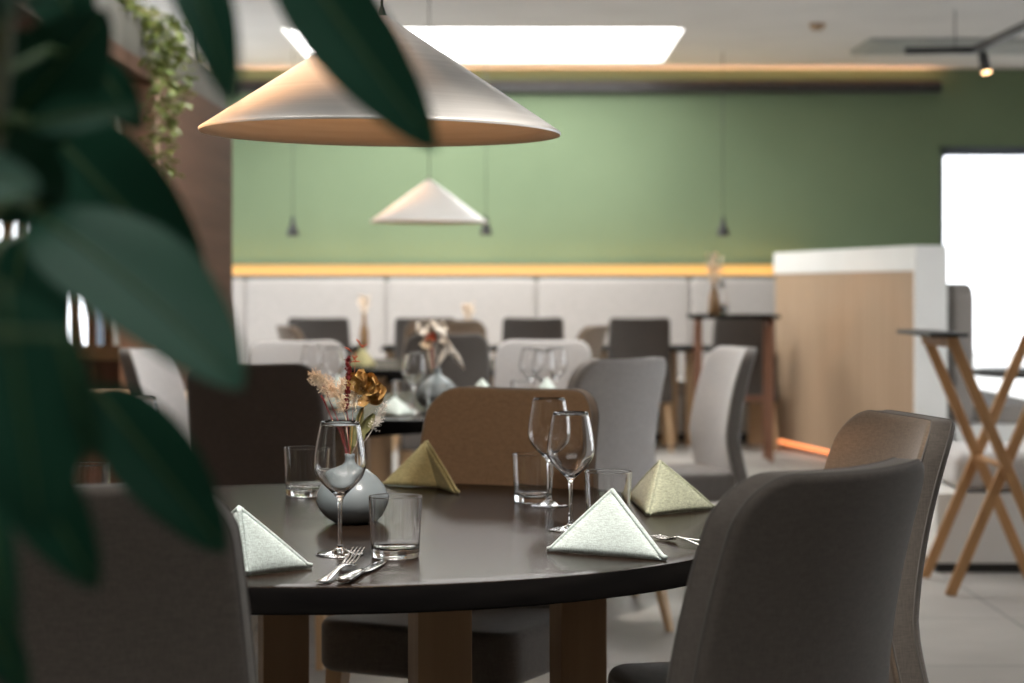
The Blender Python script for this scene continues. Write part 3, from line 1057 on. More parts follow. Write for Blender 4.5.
# ------------------------------------------------------------------ tableware
def wine_glass(label, p, h=0.222, group='wine glasses', first=[None]):
    if first[0] is None:
        t = thing('wine_glass', label, 'glass', p, 0, group)
        # outer profile from the foot up, then the inner bowl down
        o_ = [(0, 0), (0.039, 0.0), (0.0405, 0.0012), (0.039, 0.0025), (0.02, 0.0055), (0.008, 0.010), (0.0045, 0.018), (0.0036, 0.04), (0.0036, 0.075),
              (0.0045, 0.088), (0.008, 0.097), (0.0165, 0.106), (0.029, 0.118), (0.038, 0.130), (0.0430, 0.144), (0.0435, 0.156), (0.0415, 0.175), (0.0375, 0.197), (0.0322, 0.2215), (0.0315, 0.222)]
        i_ = [(0.0310, 0.2215), (0.0362, 0.197), (0.0402, 0.175), (0.0422, 0.156), (0.0416, 0.144), (0.0365, 0.1315), (0.0272, 0.1195), (0.015, 0.1085), (0.006, 0.1025), (0, 0.101)]

        def refine(P, k=3):
            out = []
            for i in range(len(P) - 1):
                p0, p1, p2, p3 = P[max(i - 1, 0)], P[i], P[i + 1], P[min(i + 2, len(P) - 1)]
                for j in range(k):
                    u = j / k
                    out.append(tuple(max(0.0, 0.5 * (2 * b1 + (-a1 + c1) * u + (2 * a1 - 5 * b1 + 4 * c1 - d1) * u * u + (-a1 + 3 * b1 - 3 * c1 + d1) * u ** 3))
                                     for a1, b1, c1, d1 in zip(p0, p1, p2, p3)))
            out.append(P[-1])
            return out
        prof = [o_[0], o_[1], o_[2]] + refine(o_[3:-1]) + [o_[-1]] + refine(i_)
        MB().lathe(prof, 64).build('glass_body', M['glass'], t)
        first[0] = t
        return t
    c = copy_tree(first[0])
    c.location = p
    c.scale = (1, 1, h / 0.222)
    return tag(c, label, 'glass', group)


def tumbler(label, p, s=1.0, group='water tumblers', first=[None]):
    if first[0] is None:
        t = thing('water_tumbler', label, 'glass', p, 0, group)
        prof = [(0, 0.0015), (0.020, 0.0015), (0.033, 0.0015), (0.0345, 0.0013), (0.037, 0.0), (0.0385, 0.0012), (0.0391, 0.003), (0.0395, 0.006), (0.0397, 0.009), (0.0405, 0.025), (0.0425, 0.063), (0.0444, 0.0995), (0.04445, 0.1007), (0.0441, 0.1014), (0.0435, 0.1014), (0.0431, 0.1007), (0.0430, 0.0995), (0.0410, 0.063), (0.0389, 0.026),
                (0.0384, 0.020), (0.0375, 0.0175), (0.0355, 0.0155), (0.030, 0.0138), (0.02, 0.013), (0, 0.0125)]
        MB().lathe(prof, 64).build('glass_body', M['glass'], t)
        first[0] = t
        return t
    c = copy_tree(first[0])
    c.location = p
    c.scale = (s, s, s)
    return tag(c, label, 'glass', group)


Z = TABZ + 0.0003


def tp(px, py, z=Z):
    return on_plane(px, py, z)


wine_glass('wine glass nearest the camera, in front of the grey vase', tp(340, 554.5))
wine_glass('taller-standing rear wine glass of the pair before the brown chair', tp(549, 505.5), 0.2195)
wine_glass('front wine glass of the pair, just left of the mint napkin tip', tp(570.7, 530), 0.217)
wine_glass('wine glass at far left, its rim showing between plant leaves', Vector((-0.765, 4.09, Z)), 0.222)
tumbler('water tumbler right of the nearest wine glass, beside the fork', tp(395.5, 557))
tumbler('water tumbler standing left behind the grey vase', tp(305, 495.5), 1.02)
tumbler('water tumbler before the brown chair, left of the wine glass pair', tp(533, 501.5), 0.98)
tumbler('water tumbler half hidden behind the mint napkin peak', Vector((0.180, 3.735, Z)), 1.0)
tumbler('water tumbler at far left above the dark chair back', Vector((-0.83, 3.90, Z)), 1.0)

# second table glassware
k = 0
for px, Y, lb in ((414, 7.1, 'blurred wine glass left of the white flowers on the second table'),
                  (312, 8.0, 'leftmost blurred wine glass on the second table'),
                  (334, 7.75, 'blurred wine glass second from left on the second table'),
                  (531, 7.6, 'left glass of the blurred trio before the pale chair'),
                  (544, 7.35, 'middle glass of the blurred trio before the pale chair'),
                  (556, 7.7, 'right glass of the blurred trio before the pale chair')):
    wine_glass(lb, Vector(((px - CX) / FPX * Y, Y, Z)), 0.215, 'wine glasses on the second table')
for px, Y, lb in ((438, 7.0, 'blurred water tumbler right before the second vase'),
                  (404, 7.40, 'blurred water tumbler left before the second vase'),
                  (523, 7.35, 'blurred water tumbler beside the trio of glasses')):
    tumbler(lb, Vector(((px - CX) / FPX * Y, Y, Z)), 1.0, 'tumblers on the second table')


# vases
def vase(label, p, s=1.0, m=None):
    t = thing('vase', label, 'vase', p)
    prof = [(0, 0.001), (0.030, 0.0), (0.036, 0.002), (0.052, 0.012), (0.064, 0.028), (0.0685, 0.043), (0.067, 0.057), (0.060, 0.072), (0.046, 0.088), (0.030, 0.100), (0.018, 0.108),
            (0.0125, 0.115), (0.0115, 0.124), (0.0135, 0.131), (0.0115, 0.1315), (0.0095, 0.124), (0.0105, 0.113), (0.016, 0.105), (0.03, 0.095), (0.05, 0.075), (0.06, 0.045), (0.04, 0.012), (0, 0.008)]
    MB().lathe(prof, 64).build('vase_body', m or M['vase'], t)
    t.scale = (s, s, s)
    return t


vp = Vector((at(352.5, 523, 3.77).x, 3.77, Z))
vase('squat rounded grey glazed vase with a narrow neck on the foreground table', vp, 1.0)
vp2 = Vector((at(437, 410, 7.3).x, 7.3, Z))
vase('blurred grey vase holding white flowers on the second table', vp2, 1.15)

random.seed(4)


def on(px, py, Y=3.77, dy=0.0):
    return at(px, py, Y + dy)


def petal(mb, c, d, up, L, Wd, curl=0.3, mi=0):
    """cupped petal from c along d, with thickness given by two skins"""
    d = Vector(d).normalized()
    up = Vector(up)
    up = (up - d * up.dot(d)).normalized()
    s = d.cross(up)
    nu, nv = 5, 4
    for sgn in (0.0, -0.0008):
        vs = []
        for i in range(nu + 1):
            t = i / nu
            wd = Wd * math.sin(PI * (0.12 + 0.80 * t)) ** 0.8
            for j in range(nv + 1):
                q = (j / nv - 0.5) * 2
                vs.append(Vector(c) + d * (L * t) + s * (wd * q / 2) + up * (curl * L * t * t - 0.25 * Wd * (1 - q * q) * t + sgn))
        fs = [(i * (nv + 1) + j, i * (nv + 1) + j + 1, (i + 1) * (nv + 1) + j + 1, (i + 1) * (nv + 1) + j) for i in range(nu) for j in range(nv)]
        mb.add(vs, fs, mi)


def curve_pts(a, b_, c_, n=8):
    a, b_, c_ = Vector(a), Vector(b_), Vector(c_)
    return [a * (1 - t) ** 2 + b_ * 2 * t * (1 - t) + c_ * t * t for t in [i / n for i in range(n + 1)]]


def plume(mb, path, n, L, r=0.00028, spread=1.0):
    """feathery plume: short forked hairs along a path"""
    for _ in range(n):
        t = random.random()
        f = t * (len(path) - 1)
        i = min(int(f), len(path) - 2)
        p = path[i].lerp(path[i + 1], f - i)
        ax = (path[i + 1] - path[i]).normalized()
        dr = Vector((random.gauss(0, 1), random.gauss(0, 0.8), random.gauss(0, 1))).normalized()
        dr = (dr * spread + ax * 0.8).normalized()
        l = L * random.uniform(0.4, 1.0) * (1 - 0.35 * t)
        q = p + dr * l * 0.6
        e = p + dr * l + Vector((0, 0, -0.002)) + ax * l * 0.2
        mb.tube([p, q, e], [r, r, r * 0.8], 3)
        for _k in range(2):
            mb.tube([e, e + Vector((random.gauss(0, 1), random.gauss(0, 1), random.gauss(0, 1))).normalized() * 0.0022], [r * 2.2, r * 1.6], 3)


bq1 = thing('dried_flower_bunch', 'small dried bouquet with cream plume, dark red spike and golden bloom in the grey vase', 'flowers', vp)


def P(px, py, dy=0.0):
    return on(px, py, 3.77, dy) - vp


neck = P(351, 457)
mouth = Vector((0, 0, 0.128))
low = Vector((0.0, 0, 0.03))
# red spike
path = curve_pts(low, mouth + Vector((0.002, 0, 0.02)), P(346.5, 410), 6)[1:] + [P(348, 395), P(349, 378), P(348, 361)]
red = MB().tube(path, [0.0013] * len(path), 6).build('red_stem', M['red'], bq1)
mb = MB()
sp_ = [P(345.5, 412), P(346.5, 402), P(348, 392), P(349, 380), P(348, 360)]
for k in range(46):
    t = k / 45
    f = t * 4
    i = min(int(f), 3)
    p = sp_[i].lerp(sp_[i + 1], f - i)
    a_ = k * 2.4
    d = Vector((math.cos(a_) * 0.75, math.sin(a_) * 0.75, 1.0))
    petal(mb, p, d, Vector((-math.cos(a_), -math.sin(a_), 0.4)), 0.015 * (1 - 0.3 * t) * (0.75 if t < 0.35 else 1.0), 0.0085, 0.1)
mb.tube(sp_, [0.0012, 0.0016, 0.002, 0.0032, 0.0018], 8)
mb.build('red_spike', M['red'], bq1)
# fine second red stems leaning left
for (x1_, y1_, x2_, y2_) in ((338, 420, 322, 383), (335, 425, 321, 395)):
    pp = curve_pts(low + Vector((0.001, 0, 0)), mouth + Vector((0.0, 0, 0.015)), P(x1_, y1_), 6)[1:] + [P((x1_ + x2_) / 2, (y1_ + y2_) / 2), P(x2_, y2_)]
    mb = MB().tube(pp, [0.0009] * len(pp), 5)
    mb.tube([P(x2_ + 6, y2_ + 12), P(x2_ + 3, y2_ + 5), P(x2_, y2_)], [0.0012, 0.002, 0.0006], 6)
    mb.build('red_twig', M['red'], bq1)
# orange-red star bracts on hair-thin stem
pp = curve_pts(mouth, P(352, 400, 0.02), P(356, 352, 0.01), 10)
mb = MB().tube(pp, 0.0004, 4)
for (x1_, y1_, x2_, y2_) in ((344.5, 347, 352, 352), (356, 339, 361, 345), (360.5, 348, 367, 344.5), (352, 355, 356, 361), (351, 362, 360, 361.5), (359, 344, 364, 348), (353, 360, 358, 356)):
    a_, c_ = P(x1_, y1_), P(x2_, y2_)
    m_ = (a_ + c_) / 2 + Vector((0, 0.002, 0.001))
    mb.tube([a_, m_, c_], [0.0005, 0.0018, 0.0007], 6)
mb.build('orange_bracts', M['orange_red'], bq1)
# cream plume
pl1 = [P(345, 415), P(337, 398), P(328, 386), P(314, 376)]
mb = MB()
mb.tube(curve_pts(mouth, P(349, 430), P(345, 415), 5)[1:] + pl1[1:], 0.0008, 5)
plume(mb, pl1[1:], 520, 0.026, 0.00036)
plume(mb, [P(344, 412, -0.005), P(340, 395, -0.005), P(343, 380, -0.005)], 340, 0.017, 0.00036)
plume(mb, [P(356, 408, 0.0), P(353, 392, 0), P(362, 380, 0)], 300, 0.017, 0.00036)
mb.build('cream_plume', M['cream'], bq1)
mb = MB()
mb.tube(curve_pts(mouth, P(372, 435), P(378, 418), 6), 0.0006, 5)
plume(mb, [P(372, 430), P(378, 418), P(385, 404)], 200, 0.016)
mb.build('pale_plume', M['white_petal'], bq1)
# golden bloom
mb = MB()
mb.tube(curve_pts(mouth, P(356, 425), P(366, 402), 6), 0.0014, 6)
random.seed(11)
for k in range(26):
    cpx, cpy = 365 + random.uniform(-8, 7), 393 + random.uniform(-12, 10)
    th_ = random.uniform(-0.6, 2.4)
    d = Vector((math.cos(th_) * 1.0, random.uniform(-0.9, 0.3), math.sin(th_)))
    petal(mb, P(cpx, cpy, random.uniform(-0.01, 0.01)), d, Vector((random.uniform(-1, 1), -1, random.uniform(0.2, 1))), random.uniform(0.024, 0.036), random.uniform(0.022, 0.032), random.uniform(0.1, 0.5))
mb.build('golden_bloom', M['gold'], bq1)
mb = MB()
for (x1_, y1_, x2_, y2_, wd) in ((356, 440, 362, 408, 0.016), (360, 436, 374, 414, 0.02), (358, 446, 366, 420, 0.016), (354, 448, 358, 418, 0.012)):
    a_, c_ = P(x1_, y1_), P(x2_, y2_)
    petal(mb, a_, c_ - a_, Vector((0.2, -1, 0.3)), (c_ - a_).length, wd, 0.05)
    mb.tube([mouth, a_ + (c_ - a_) * 0.2], 0.0009, 5)
mb.build('olive_leaf', M['olive'], bq1)

# white flowers on the second table
bq2 = thing('flower_bunch', 'blurred bunch of white and peach dried flowers on the second table', 'flowers', vp2)


def Q(px, py, dy=0.0):
    return at(px, py, 7.3 + dy) - vp2


mouth2 = Vector((0, 0, 0.150))
for (cx_, cy_, r_, mm_) in ((423, 328, 8, 'white_petal'), (441, 329, 8, 'white_petal'), (432, 338, 6, 'orange_red'), (426, 343, 7, 'cream'), (435, 323, 5, 'white_petal'), (444, 340, 5, 'white_petal')):
    mb = MB()
    mb.tube([mouth2 - Vector((0, 0, 0.06)), Q(cx_ * 0.4 + 433 * 0.6, cy_ + 25), Q(cx_, cy_)], 0.0015, 5)
    for k in range(16):
        th_ = random.uniform(0, 2 * PI)
        d = Vector((math.cos(th_), random.uniform(-0.8, 0.4), math.sin(th_)))
        petal(mb, Q(cx_, cy_), d, Vector((0, -1, 0.4)), r_ / 272 * random.uniform(0.7, 1.1), r_ / 400, 0.2)
    mb.build('blossom', M[mm_], bq2)
mb = MB()
for k in range(5):
    mb.tube(curve_pts(mouth2, Q(448 + 2 * k, 318 + 4 * k), Q(452 + 3 * k, 358 + 3 * k), 10), 0.0022, 5)
mb.build('arching_grass', M['white_petal'], bq2)

# vases on the tall table and far tables
fv = thing('bottle_vase', 'slim brown bottle vase with dried flowers on the tall table', 'vase', (at(714, 312, 13.72).x, 13.72, 1.0125))
MB().lathe([(0, 0), (0.036, 0), (0.04, 0.01), (0.04, 0.10), (0.03, 0.15), (0.015, 0.19), (0.015, 0.24), (0.011, 0.24), (0.011, 0.19), (0, 0.18)], 32).build('bottle', M['brown_glass'], fv)
mb = MB()
for k in range(26):
    a_ = random.uniform(0, 2 * PI)
    e = Vector((math.cos(a_) * random.uniform(0.01, 0.07), math.sin(a_) * 0.05, random.uniform(0.30, 0.40)))
    mb.tube([(0, 0, 0.2), e * 0.7, e], 0.002, 4)
    petal(mb, e, Vector((e.x, e.y, 0.05)), (0, 0, 1), 0.03, 0.025)
mb.build('dried_flowers', M['cream'], fv)
gv = thing('glass_vase', 'clear glass bottle beside the brown bottle vase on the tall table', 'vase', (at(722, 312, 13.85).x, 13.85, 1.0125))
MB().lathe([(0, 0), (0.035, 0), (0.042, 0.02), (0.042, 0.08), (0.025, 0.14), (0.016, 0.17), (0.016, 0.23), (0.013, 0.23), (0.013, 0.17), (0.022, 0.14), (0.037, 0.08), (0.037, 0.02), (0, 0.008)], 32).build('bottle', M['glass'], gv)
for (px, Y, lb, hh) in ((364, 15.1, 'slim brown bottle on a far table, left in the far row', 0.20), (468, 15.1, 'slim bottle with peach flowers on a far table', 0.15)):
    t = thing('bottle_vase', lb, 'vase', ((px - CX) / FPX * Y, Y, TABZ + 0.0005))
    MB().lathe([(0, 0), (0.036, 0), (0.038, 0.01), (0.036, 0.12), (0.016, 0.18), (0.016, hh + 0.06), (0.012, hh + 0.06), (0, 0.05)], 24).build('bottle', M['brown_glass'], t)
    mb = MB()
    for k in range(12):
        a_ = random.uniform(0, 2 * PI)
        e = Vector((math.cos(a_) * 0.035, math.sin(a_) * 0.035, hh + random.uniform(0.10, 0.17)))
        mb.tube([(0, 0, hh), e], 0.0025, 4)
        petal(mb, e, Vector((e.x, e.y, 0.03)), (0, 0, 1), 0.03, 0.03)
    mb.build('dried_flowers', M['cream'], t)


# ------------------------------------------------------------------ napkins
def napkin(label, A, F, L, R, m, bulge=0.006, thick=0.007, group='folded napkins', rollR=True):
    """pyramid fold: two stiff wings that meet in the ridge A-F; L and R are the free feet"""
    A, F, L, R = map(Vector, (A, F, L, R))
    o0 = Vector(((A + F + L + R) / 4).to_tuple()[:2] + (Z,))
    t = thing('folded_napkin', label, 'napkin', o0, 0, group)
    A, F, L, R = A - o0, F - o0, L - o0, R - o0
    cen = (A + F + L + R) / 4

    def wing(B, nm):
        n = 12
        nr = (F - A).cross(B - A).normalized()
        if nr.dot(cen - (A + F + B) / 3) > 0:
            nr = -nr
        mb = MB()
        for layer, off in ((0, 0.0), (1, -thick * 0.95)):
            rows = {}
            for side in (0, 1):
                vs, idx = [], {}
                for i in range(n + 1):
                    for j in range(n + 1 - i):
                        a, b_ = i / n, j / n      # weights towards F and B
                        c_ = 1 - a - b_
                        p = A * c_ + F * a + B * b_
                        e = max(0.0, min(a, b_, c_))
                        edge = min(1.0, e * 14)
                        h = thick * 0.5 * (0.25 + 0.75 * math.sqrt(edge))
                        bl = bulge * 27 * a * b_ * c_ * 0.8 + bulge * 2.0 * b_ * c_ * (1 - a) * 0.4
                        sh = 0.985 if layer else 1.0
                        p = cen + (p - cen) * sh if layer else p
                        q = p + nr * (bl + off + (h if side == 0 else -h))
                        q.z = max(q.z, 0.0006 + 0.0006 * side)
                        idx[(i, j)] = len(vs)
                        vs.append(q)
                rows[side] = (vs, idx)
            vs = rows[0][0] + rows[1][0]
            N0 = len(rows[0][0])
            idx = rows[0][1]
            fs = []
            for i in range(n):
                for j in range(n - i):
                    a, b_, c_ = idx[(i, j)], idx[(i + 1, j)], idx[(i, j + 1)]
                    fs.append((a, b_, c_))
                    fs.append((c_ + N0, b_ + N0, a + N0))
                    if (i + 1, j + 1) in idx:
                        d = idx[(i + 1, j + 1)]
                        fs.append((b_, d, c_))
                        fs.append((c_ + N0, d + N0, b_ + N0))
            bd = [idx[(i, 0)] for i in range(n + 1)] + [idx[(n - j, j)] for j in range(1, n + 1)] + [idx[(0, j)] for j in range(n - 1, 0, -1)]
            for k in range(len(bd)):
                a, b_ = bd[k], bd[(k + 1) % len(bd)]
                fs.append((a, a + N0, b_ + N0, b_))
            mb.add(vs, fs)
        # rolled hem along the free edge
        k = 14
        def zc(p, r):
            p = p.copy()
            p.z = max(p.z, r + 0.0006)
            return p
        e1 = [zc(A.lerp(B, i / k) + nr * bulge * 1.1 * math.sin(PI * i / k) * 0.3, 0.0042) for i in range(k + 1)]
        mb.tube(e1, 0.0030, 8)
        return mb.build(nm, m, t)
    wing(L, 'napkin_fold')
    wing(R, 'napkin_fold')
    k = 14
    mb = MB()
    pts = [A.lerp(F, i / k) for i in range(k + 1)]
    for p in pts:
        p.z = max(p.z, 0.0056)
    mb.tube(pts, 0.0040, 8)
    mb.build('crease', m, t)
    return t


def ap(px, py, Y):
    return at(px, py, Y)


# mint napkin in front: broad face to the camera
napkin('pale mint napkin folded to a peak, nearest on the right of the table',
       ap(612, 490, 3.36), tp(666, 561), tp(547, 551.5), tp(608, 538), M['nap_mint'])
napkin('mottled sage napkin peak behind the mint one, by the tan chair',
       ap(660, 461, 3.96), tp(647, 516), tp(716, 509), tp(628, 497), M['nap_sage'])
napkin('olive green napkin tent at the back edge of the table by the brown chair',
       ap(427, 441, 4.50), tp(441, 488), tp(383, 485), tp(459, 494), M['nap_olive'], bulge=0.004)
napkin('pale mint napkin peak at the left, beside the dark chair back',
       ap(239, 507, 3.10), tp(247, 576), tp(312, 568), tp(195, 552), M['nap_mint'])
napkin('pale napkin at far left seen past the tumbler above the chair back',
       Vector((-0.75, 3.99, 0.85)), Vector((-0.71, 3.92, Z)), Vector((-0.80, 4.02, Z)), Vector((-0.66, 4.04, Z)), M['nap_sage'])
# second table napkins
def nap2(label, px, Y, m, dx=0.07, h=0.12):
    x = (px - CX) / FPX * Y
    napkin(label, Vector((x, Y + 0.03, Z + h)), Vector((x + 0.02, Y - 0.07, Z)), Vector((x - dx - 0.02, Y + 0.02, Z)), Vector((x + dx + 0.02, Y + 0.04, Z)), m, group='napkins on the second table')


nap2('blurred mint napkin peak just above the left end of the brown chair', 482, 6.95, M['nap_mint'], 0.09, 0.125)
nap2('blurred white napkin below the trio of glasses', 547, 7.15, M['nap_mint'])
nap2('blurred white napkin at the left of the second table behind the cream plume', 337, 7.35, M['nap_mint'])
nap2('blurred pale napkin at the near edge of the second table, right of the golden bloom', 394, 6.98, M['nap_mint'], 0.05, 0.06)
nap2('blurred yellow napkin on the third table above the red spike', 362, 11.3, M['nap_olive'], 0.06, 0.11)


# ------------------------------------------------------------------ cutlery
def fork(label, tip, tail, z, rise=0.004):
    a, b_ = tp(*tip, z), tp(*tail, z)
    d = b_ - a
    Lf = d.length
    t = thing('fork', label, 'fork', a, math.atan2(d.y, d.x), 'cutlery')
    s = Lf / 0.19
    mb = MB()
    for k in range(4):
        y = (k - 1.5) * 0.0062
        mb.tube([(0.0, y, rise), (0.018 * s, y, rise * 0.80), (0.036 * s, y, rise * 0.50), (0.050 * s, y, rise * 0.28 + 0.002), (0.058 * s, y * 0.85, rise * 0.2 + 0.003)], [0.0009, 0.0013, 0.0015, 0.0016, 0.0022], 8)
    mb.build('tines', M['steel'], t)
    mb = MB()
    secs = [(0.050, 0.010, 0.0045), (0.062, 0.0105, 0.0055), (0.074, 0.007, 0.0085), (0.085, 0.0034, 0.010), (0.11, 0.003, 0.0085), (0.15, 0.005, 0.0045), (0.175, 0.0075, 0.003), (0.187, 0.0075, 0.003), (0.19, 0.004, 0.003)]
    loft(mb, secs, s, 0.0013)
    mb.build('handle', M['steel'], t)
    return t


def loft(mb, secs, s, th):
    n = 12
    vs, fs = [], []
    for (x, wd, z) in secs:
        for k in range(n):
            a_ = 2 * PI * k / n
            vs.append((x * s, wd * s * math.cos(a_), z + th * math.sin(a_) * s))
    for i in range(len(secs) - 1):
        for k in range(n):
            k2 = (k + 1) % n
            fs.append((i * n + k, i * n + k2, (i + 1) * n + k2, (i + 1) * n + k))
    fs.append(tuple(reversed(range(n))))
    fs.append(tuple((len(secs) - 1) * n + k for k in range(n)))
    mb.add(vs, fs)


def knife(label, tip, tail, z):
    a, b_ = tp(*tip, z), tp(*tail, z)
    d = b_ - a
    s = d.length / 0.21
    t = thing('knife', label, 'knife', a, math.atan2(d.y, d.x), 'cutlery')
    mb = MB()
    loft(mb, [(0.0, 0.001, 0.0015), (0.01, 0.005, 0.0015), (0.04, 0.0085, 0.0018), (0.09, 0.0095, 0.0022), (0.115, 0.006, 0.003), (0.12, 0.004, 0.0035)], s, 0.0009)
    mb.build('blade', M['steel'], t)
    mb = MB()
    loft(mb, [(0.119, 0.004, 0.0038), (0.13, 0.0055, 0.0045), (0.165, 0.0075, 0.0055), (0.195, 0.0095, 0.006), (0.206, 0.0085, 0.006), (0.21, 0.004, 0.006)], s, 0.0040)
    mb.build('handle', M['steel'], t)
    return t


fork('silver fork lying in front of the nearest wine glass', (359, 562), (321, 583.5), Z + 0.001, 0.024)
knife('silver knife beside the fork, pointing under the tumbler rim', (385, 561), (342, 584), Z + 0.001)
fork('silver fork at right between the mint napkin and the dark chair', (655, 537.5), (709, 549), Z + 0.001)
knife('silver knife tip at right beside the fork by the dark chair', (680, 538), (735, 546), Z + 0.001)

# ------------------------------------------------------------------ trailing plant on the planter
tpz = thing('trailing_plant', 'leafy trailing plant hanging down from the planter on the wood unit', 'plant', (-1.7, 9.3, 2.43))
random.seed(21)
for k in range(12):
    Y = random.uniform(8.75, 9.40)
    x0 = -1.695 + random.uniform(0.0, 0.03)
    # strand column in the picture runs x 150-185, ends at varied heights
    pxs = random.uniform(150, 184)
    x0 = (pxs - CX) / FPX * Y
    x0 = max(x0, -1.69)
    ln = random.uniform(0.25, 0.78) if k > 2 else random.uniform(0.7, 0.85)
    pts = [Vector((-1.80, Y, 2.44)), Vector((-1.74, Y, 2.50)), Vector((-1.685, Y - 0.01, 2.44))]
    nseg = int(ln / 0.05)
    x = x0
    for j in range(nseg):
        pts.append(Vector((x + 0.02 * math.sin(j * 0.9 + k), Y - 0.015 + 0.02 * math.sin(j * 0.7 + 2 * k), 2.40 - j * 0.05)))
    pts = [p - Vector((-1.7, 9.3, 2.43)) for p in pts]
    mb = MB()
    mb.tube(pts, 0.0022, 5, 1)
    for j in range(1, len(pts)):
        for rep in range(3 if j < 8 else 2):
            p = pts[j] + Vector((0, 0, random.uniform(-0.025, 0.025)))
            a_ = random.uniform(0, 2 * PI)
            d = Vector((math.cos(a_), math.sin(a_), random.uniform(-0.5, 0.3)))
            L = random.uniform(0.026, 0.062)
            petal(mb, p, d, (0, 0, 1), L, L * 0.85, -0.2, 0)
    mb.build('strand', [M['ivy'], M['ivy_stem']], tpz)
mb = MB()
for k in range(520):
    p = Vector((random.uniform(-2.0, -1.68), random.uniform(6.6, 11.6) if k % 3 else random.uniform(8.6, 9.6), 2.40 + random.uniform(0, 0.12 if k % 3 else 0.24))) - Vector((-1.7, 9.3, 2.43))
    a_ = random.uniform(0, 2 * PI)
    L = random.uniform(0.03, 0.06)
    petal(mb, p, Vector((math.cos(a_), math.sin(a_), random.uniform(0, 0.8))), (0, 0, 1), L, L * 0.8, -0.1, 0)
    mb.tube([p, p - Vector((0, 0, 0.05))], 0.0015, 4, 1)
mb.build('foliage', [M['ivy'], M['ivy_stem']], tpz)

# ------------------------------------------------------------------ rubber plant in the foreground
RB = Vector((-0.42, 1.15, 0))
rp = thing('rubber_plant', 'large dark-leaved rubber plant reaching in from the left, close to the camera', 'plant', RB)
MB().lathe([(0, 0), (0.13, 0), (0.14, 0.01), (0.17, 0.30), (0.175, 0.31), (0.165, 0.31), (0.158, 0.29), (0, 0.29)], 48).build('pot', M['pot'], rp, auto=40)
MB().lathe([(0, 0.292), (0.155, 0.292), (0.155, 0.28), (0, 0.28)], 40).build('soil', M['soil'], rp, auto=40)


stem_a = [Vector((0, 0, 0.28)), Vector((0.01, 0.01, 0.6)), Vector((0.05, 0.0, 0.9)), Vector((0.10, 0.02, 1.15)), Vector((0.13, 0.0, 1.40)), Vector((0.16, 0.02, 1.62))]
stem_b = [Vector((-0.02, -0.02, 0.28)), Vector((-0.02, -0.08, 0.6)), Vector((0.02, -0.16, 0.9)), Vector((0.06, -0.2, 1.15)), Vector((0.08, -0.22, 1.38)), Vector((0.1, -0.2, 1.55))]
MB().tube(stem_a, [0.013, 0.012, 0.010, 0.009, 0.007, 0.004], 12).build('stem', M['stem'], rp)
MB().tube(stem_b, [0.012, 0.011, 0.010, 0.008, 0.006, 0.004], 12).build('stem', M['stem'], rp)


def near_stem(p):
    best = None
    for st in (stem_a, stem_b):
        for i in range(len(st) - 1):
            for k in range(6):
                q = st[i].lerp(st[i + 1], k / 6)
                dd = (q - p).length + abs(q.z - (p.z - 0.03)) * 0.5
                if best is None or dd < best[0]:
                    best = (dd, q)
    return best[1]


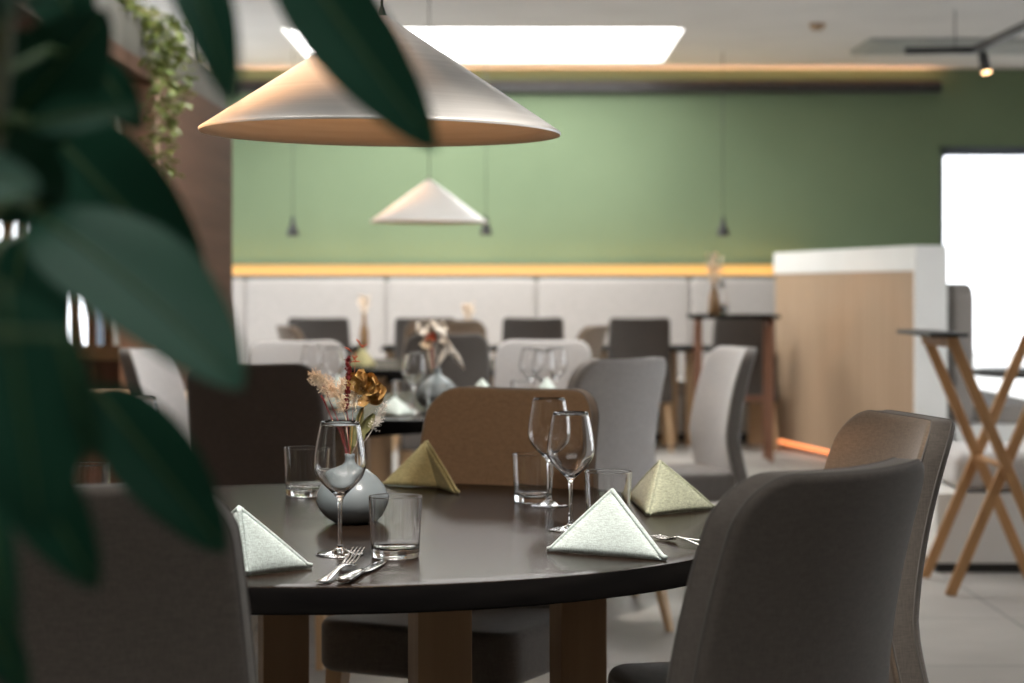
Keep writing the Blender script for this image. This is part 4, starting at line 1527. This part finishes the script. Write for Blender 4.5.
def leaf(b, tip, Yb, Yt, wpx, tiltn=(0, -1, 0.7), cup=0.10, droop=0.05, blunt=0.62):
    """rubber leaf between two picture points at depths Yb, Yt; width in px at the mean depth"""
    a, c_ = at(*b, Yb) - RB, at(*tip, Yt) - RB
    ax = c_ - a
    L = ax.length
    ax.normalize()
    wd = wpx / FPX * (Yb + Yt) / 2
    nr = Vector(tiltn)
    nr = (nr - ax * nr.dot(ax)).normalized()
    s = ax.cross(nr)
    # the leaf is seen tilted: widen so the silhouette keeps its width
    vis = max(0.35, math.sqrt(max(0.0, 1 - s.y * s.y)))
    wd /= vis
    nu, nv = 22, 10
    mb = MB()
    top = []
    for side in (0, 1):
        vs = []
        for i in range(nu + 1):
            t = i / nu
            prof = (math.sin(PI * t ** 0.85) ** blunt) * (1 - 0.12 * t) if 0 < t < 1 else 0.0
            if t > 0.9:
                prof *= 1 - (t - 0.9) * 1.6
            for j in range(nv + 1):
                q = (j / nv - 0.5) * 2
                base = a + ax * (L * t) + nr * (-droop * L * (2 * t - 1) ** 2 + droop * L)
                z_ = cup * wd * abs(q) * prof
                vs.append(base + s * (wd / 2 * q * prof) + nr * (z_ - 0.0007 * side + 0.004 * wd / 0.05 * math.sin(9 * t + 3 * q) * abs(q) * 0.15))
        fs = [(i * (nv + 1) + j, i * (nv + 1) + j + 1, (i + 1) * (nv + 1) + j + 1, (i + 1) * (nv + 1) + j) for i in range(nu) for j in range(nv)]
        mb.add(vs, fs)
    lo = mb.build('leaf', M['leaf'], rp)
    # midrib and petiole
    pts = [a + ax * (L * t) + nr * (-droop * L * (2 * t - 1) ** 2 + droop * L + 0.0006) for t in [i / 14 for i in range(14)]]
    MB().tube(pts, [0.0013 * (1 - i / 16) + 0.0003 for i in range(14)], 6).build('midrib', M['leaf_rib'], lo)
    st = near_stem(a)
    MB().tube([st, (st + a) / 2 + Vector((0, 0, 0.012)), pts[0]], [0.003, 0.0024, 0.0018], 8).build('petiole', M['leaf_rib'], lo)


UP = (0.1, -0.75, 1.0)
leaf((36, 215), (243, 390), 1.22, 1.16, 112, (0.35, -0.8, 0.75))
leaf((272, -74), (437, 151), 1.28, 1.22, 94, (-0.5, -1.0, 0.35), droop=0.02)
leaf((94, 388), (226, 554), 1.26, 1.24, 84, (0.5, -1, -0.1))
leaf((2, 285), (40, 540), 0.98, 0.95, 138, (0.3, -0.9, 0.75), droop=0.02)
leaf((62, 335), (98, 462), 0.93, 0.92, 48, (-0.3, -0.9, 0.7))
leaf((5, 430), (98, 590), 1.12, 1.10, 80, (0.3, -1, -0.2))
leaf((-14, 480), (14, 660), 1.05, 1.02, 50, (0, -1, -0.1))
leaf((40, 120), (205, 290), 1.34, 1.32, 120, (0.3, -1, -0.25))
leaf((-90, 75), (140, -35), 0.82, 0.80, 118, (0.2, -0.45, 1.3))
leaf((165, -90), (233, 106), 1.22, 1.20, 60, (0.6, -1, -0.3))
leaf((-20, 150), (108, 10), 1.30, 1.28, 110, (0.3, -1, -0.3))
leaf((30, 125), (146, 108), 1.15, 1.13, 40, (0.0, -1, 0.35))
leaf((55, 215), (-70, 90), 1.25, 1.2, 120, (-0.1, -1, -0.1))
leaf((25, 232), (-5, 430), 1.36, 1.34, 120, (0.1, -1, -0.3))
leaf((-30, 60), (118, 95), 1.45, 1.42, 90, (0.1, -1, -0.3))
leaf((30, -60), (100, 60), 1.4, 1.38, 70, (0.1, -1, -0.3))
leaf((95, 60), (142, 130), 1.35, 1.34, 46, (0.1, -1, -0.3))
leaf((-50, 300), (-5, 560), 1.2, 1.18, 110, (0.1, -1, -0.1))
leaf((-40, 560), (30, 700), 1.15, 1.12, 60, (0.1, -1, -0.1))
leaf((-80, 180), (40, 190), 1.1, 1.08, 60, (0.1, -0.7, 0.6))
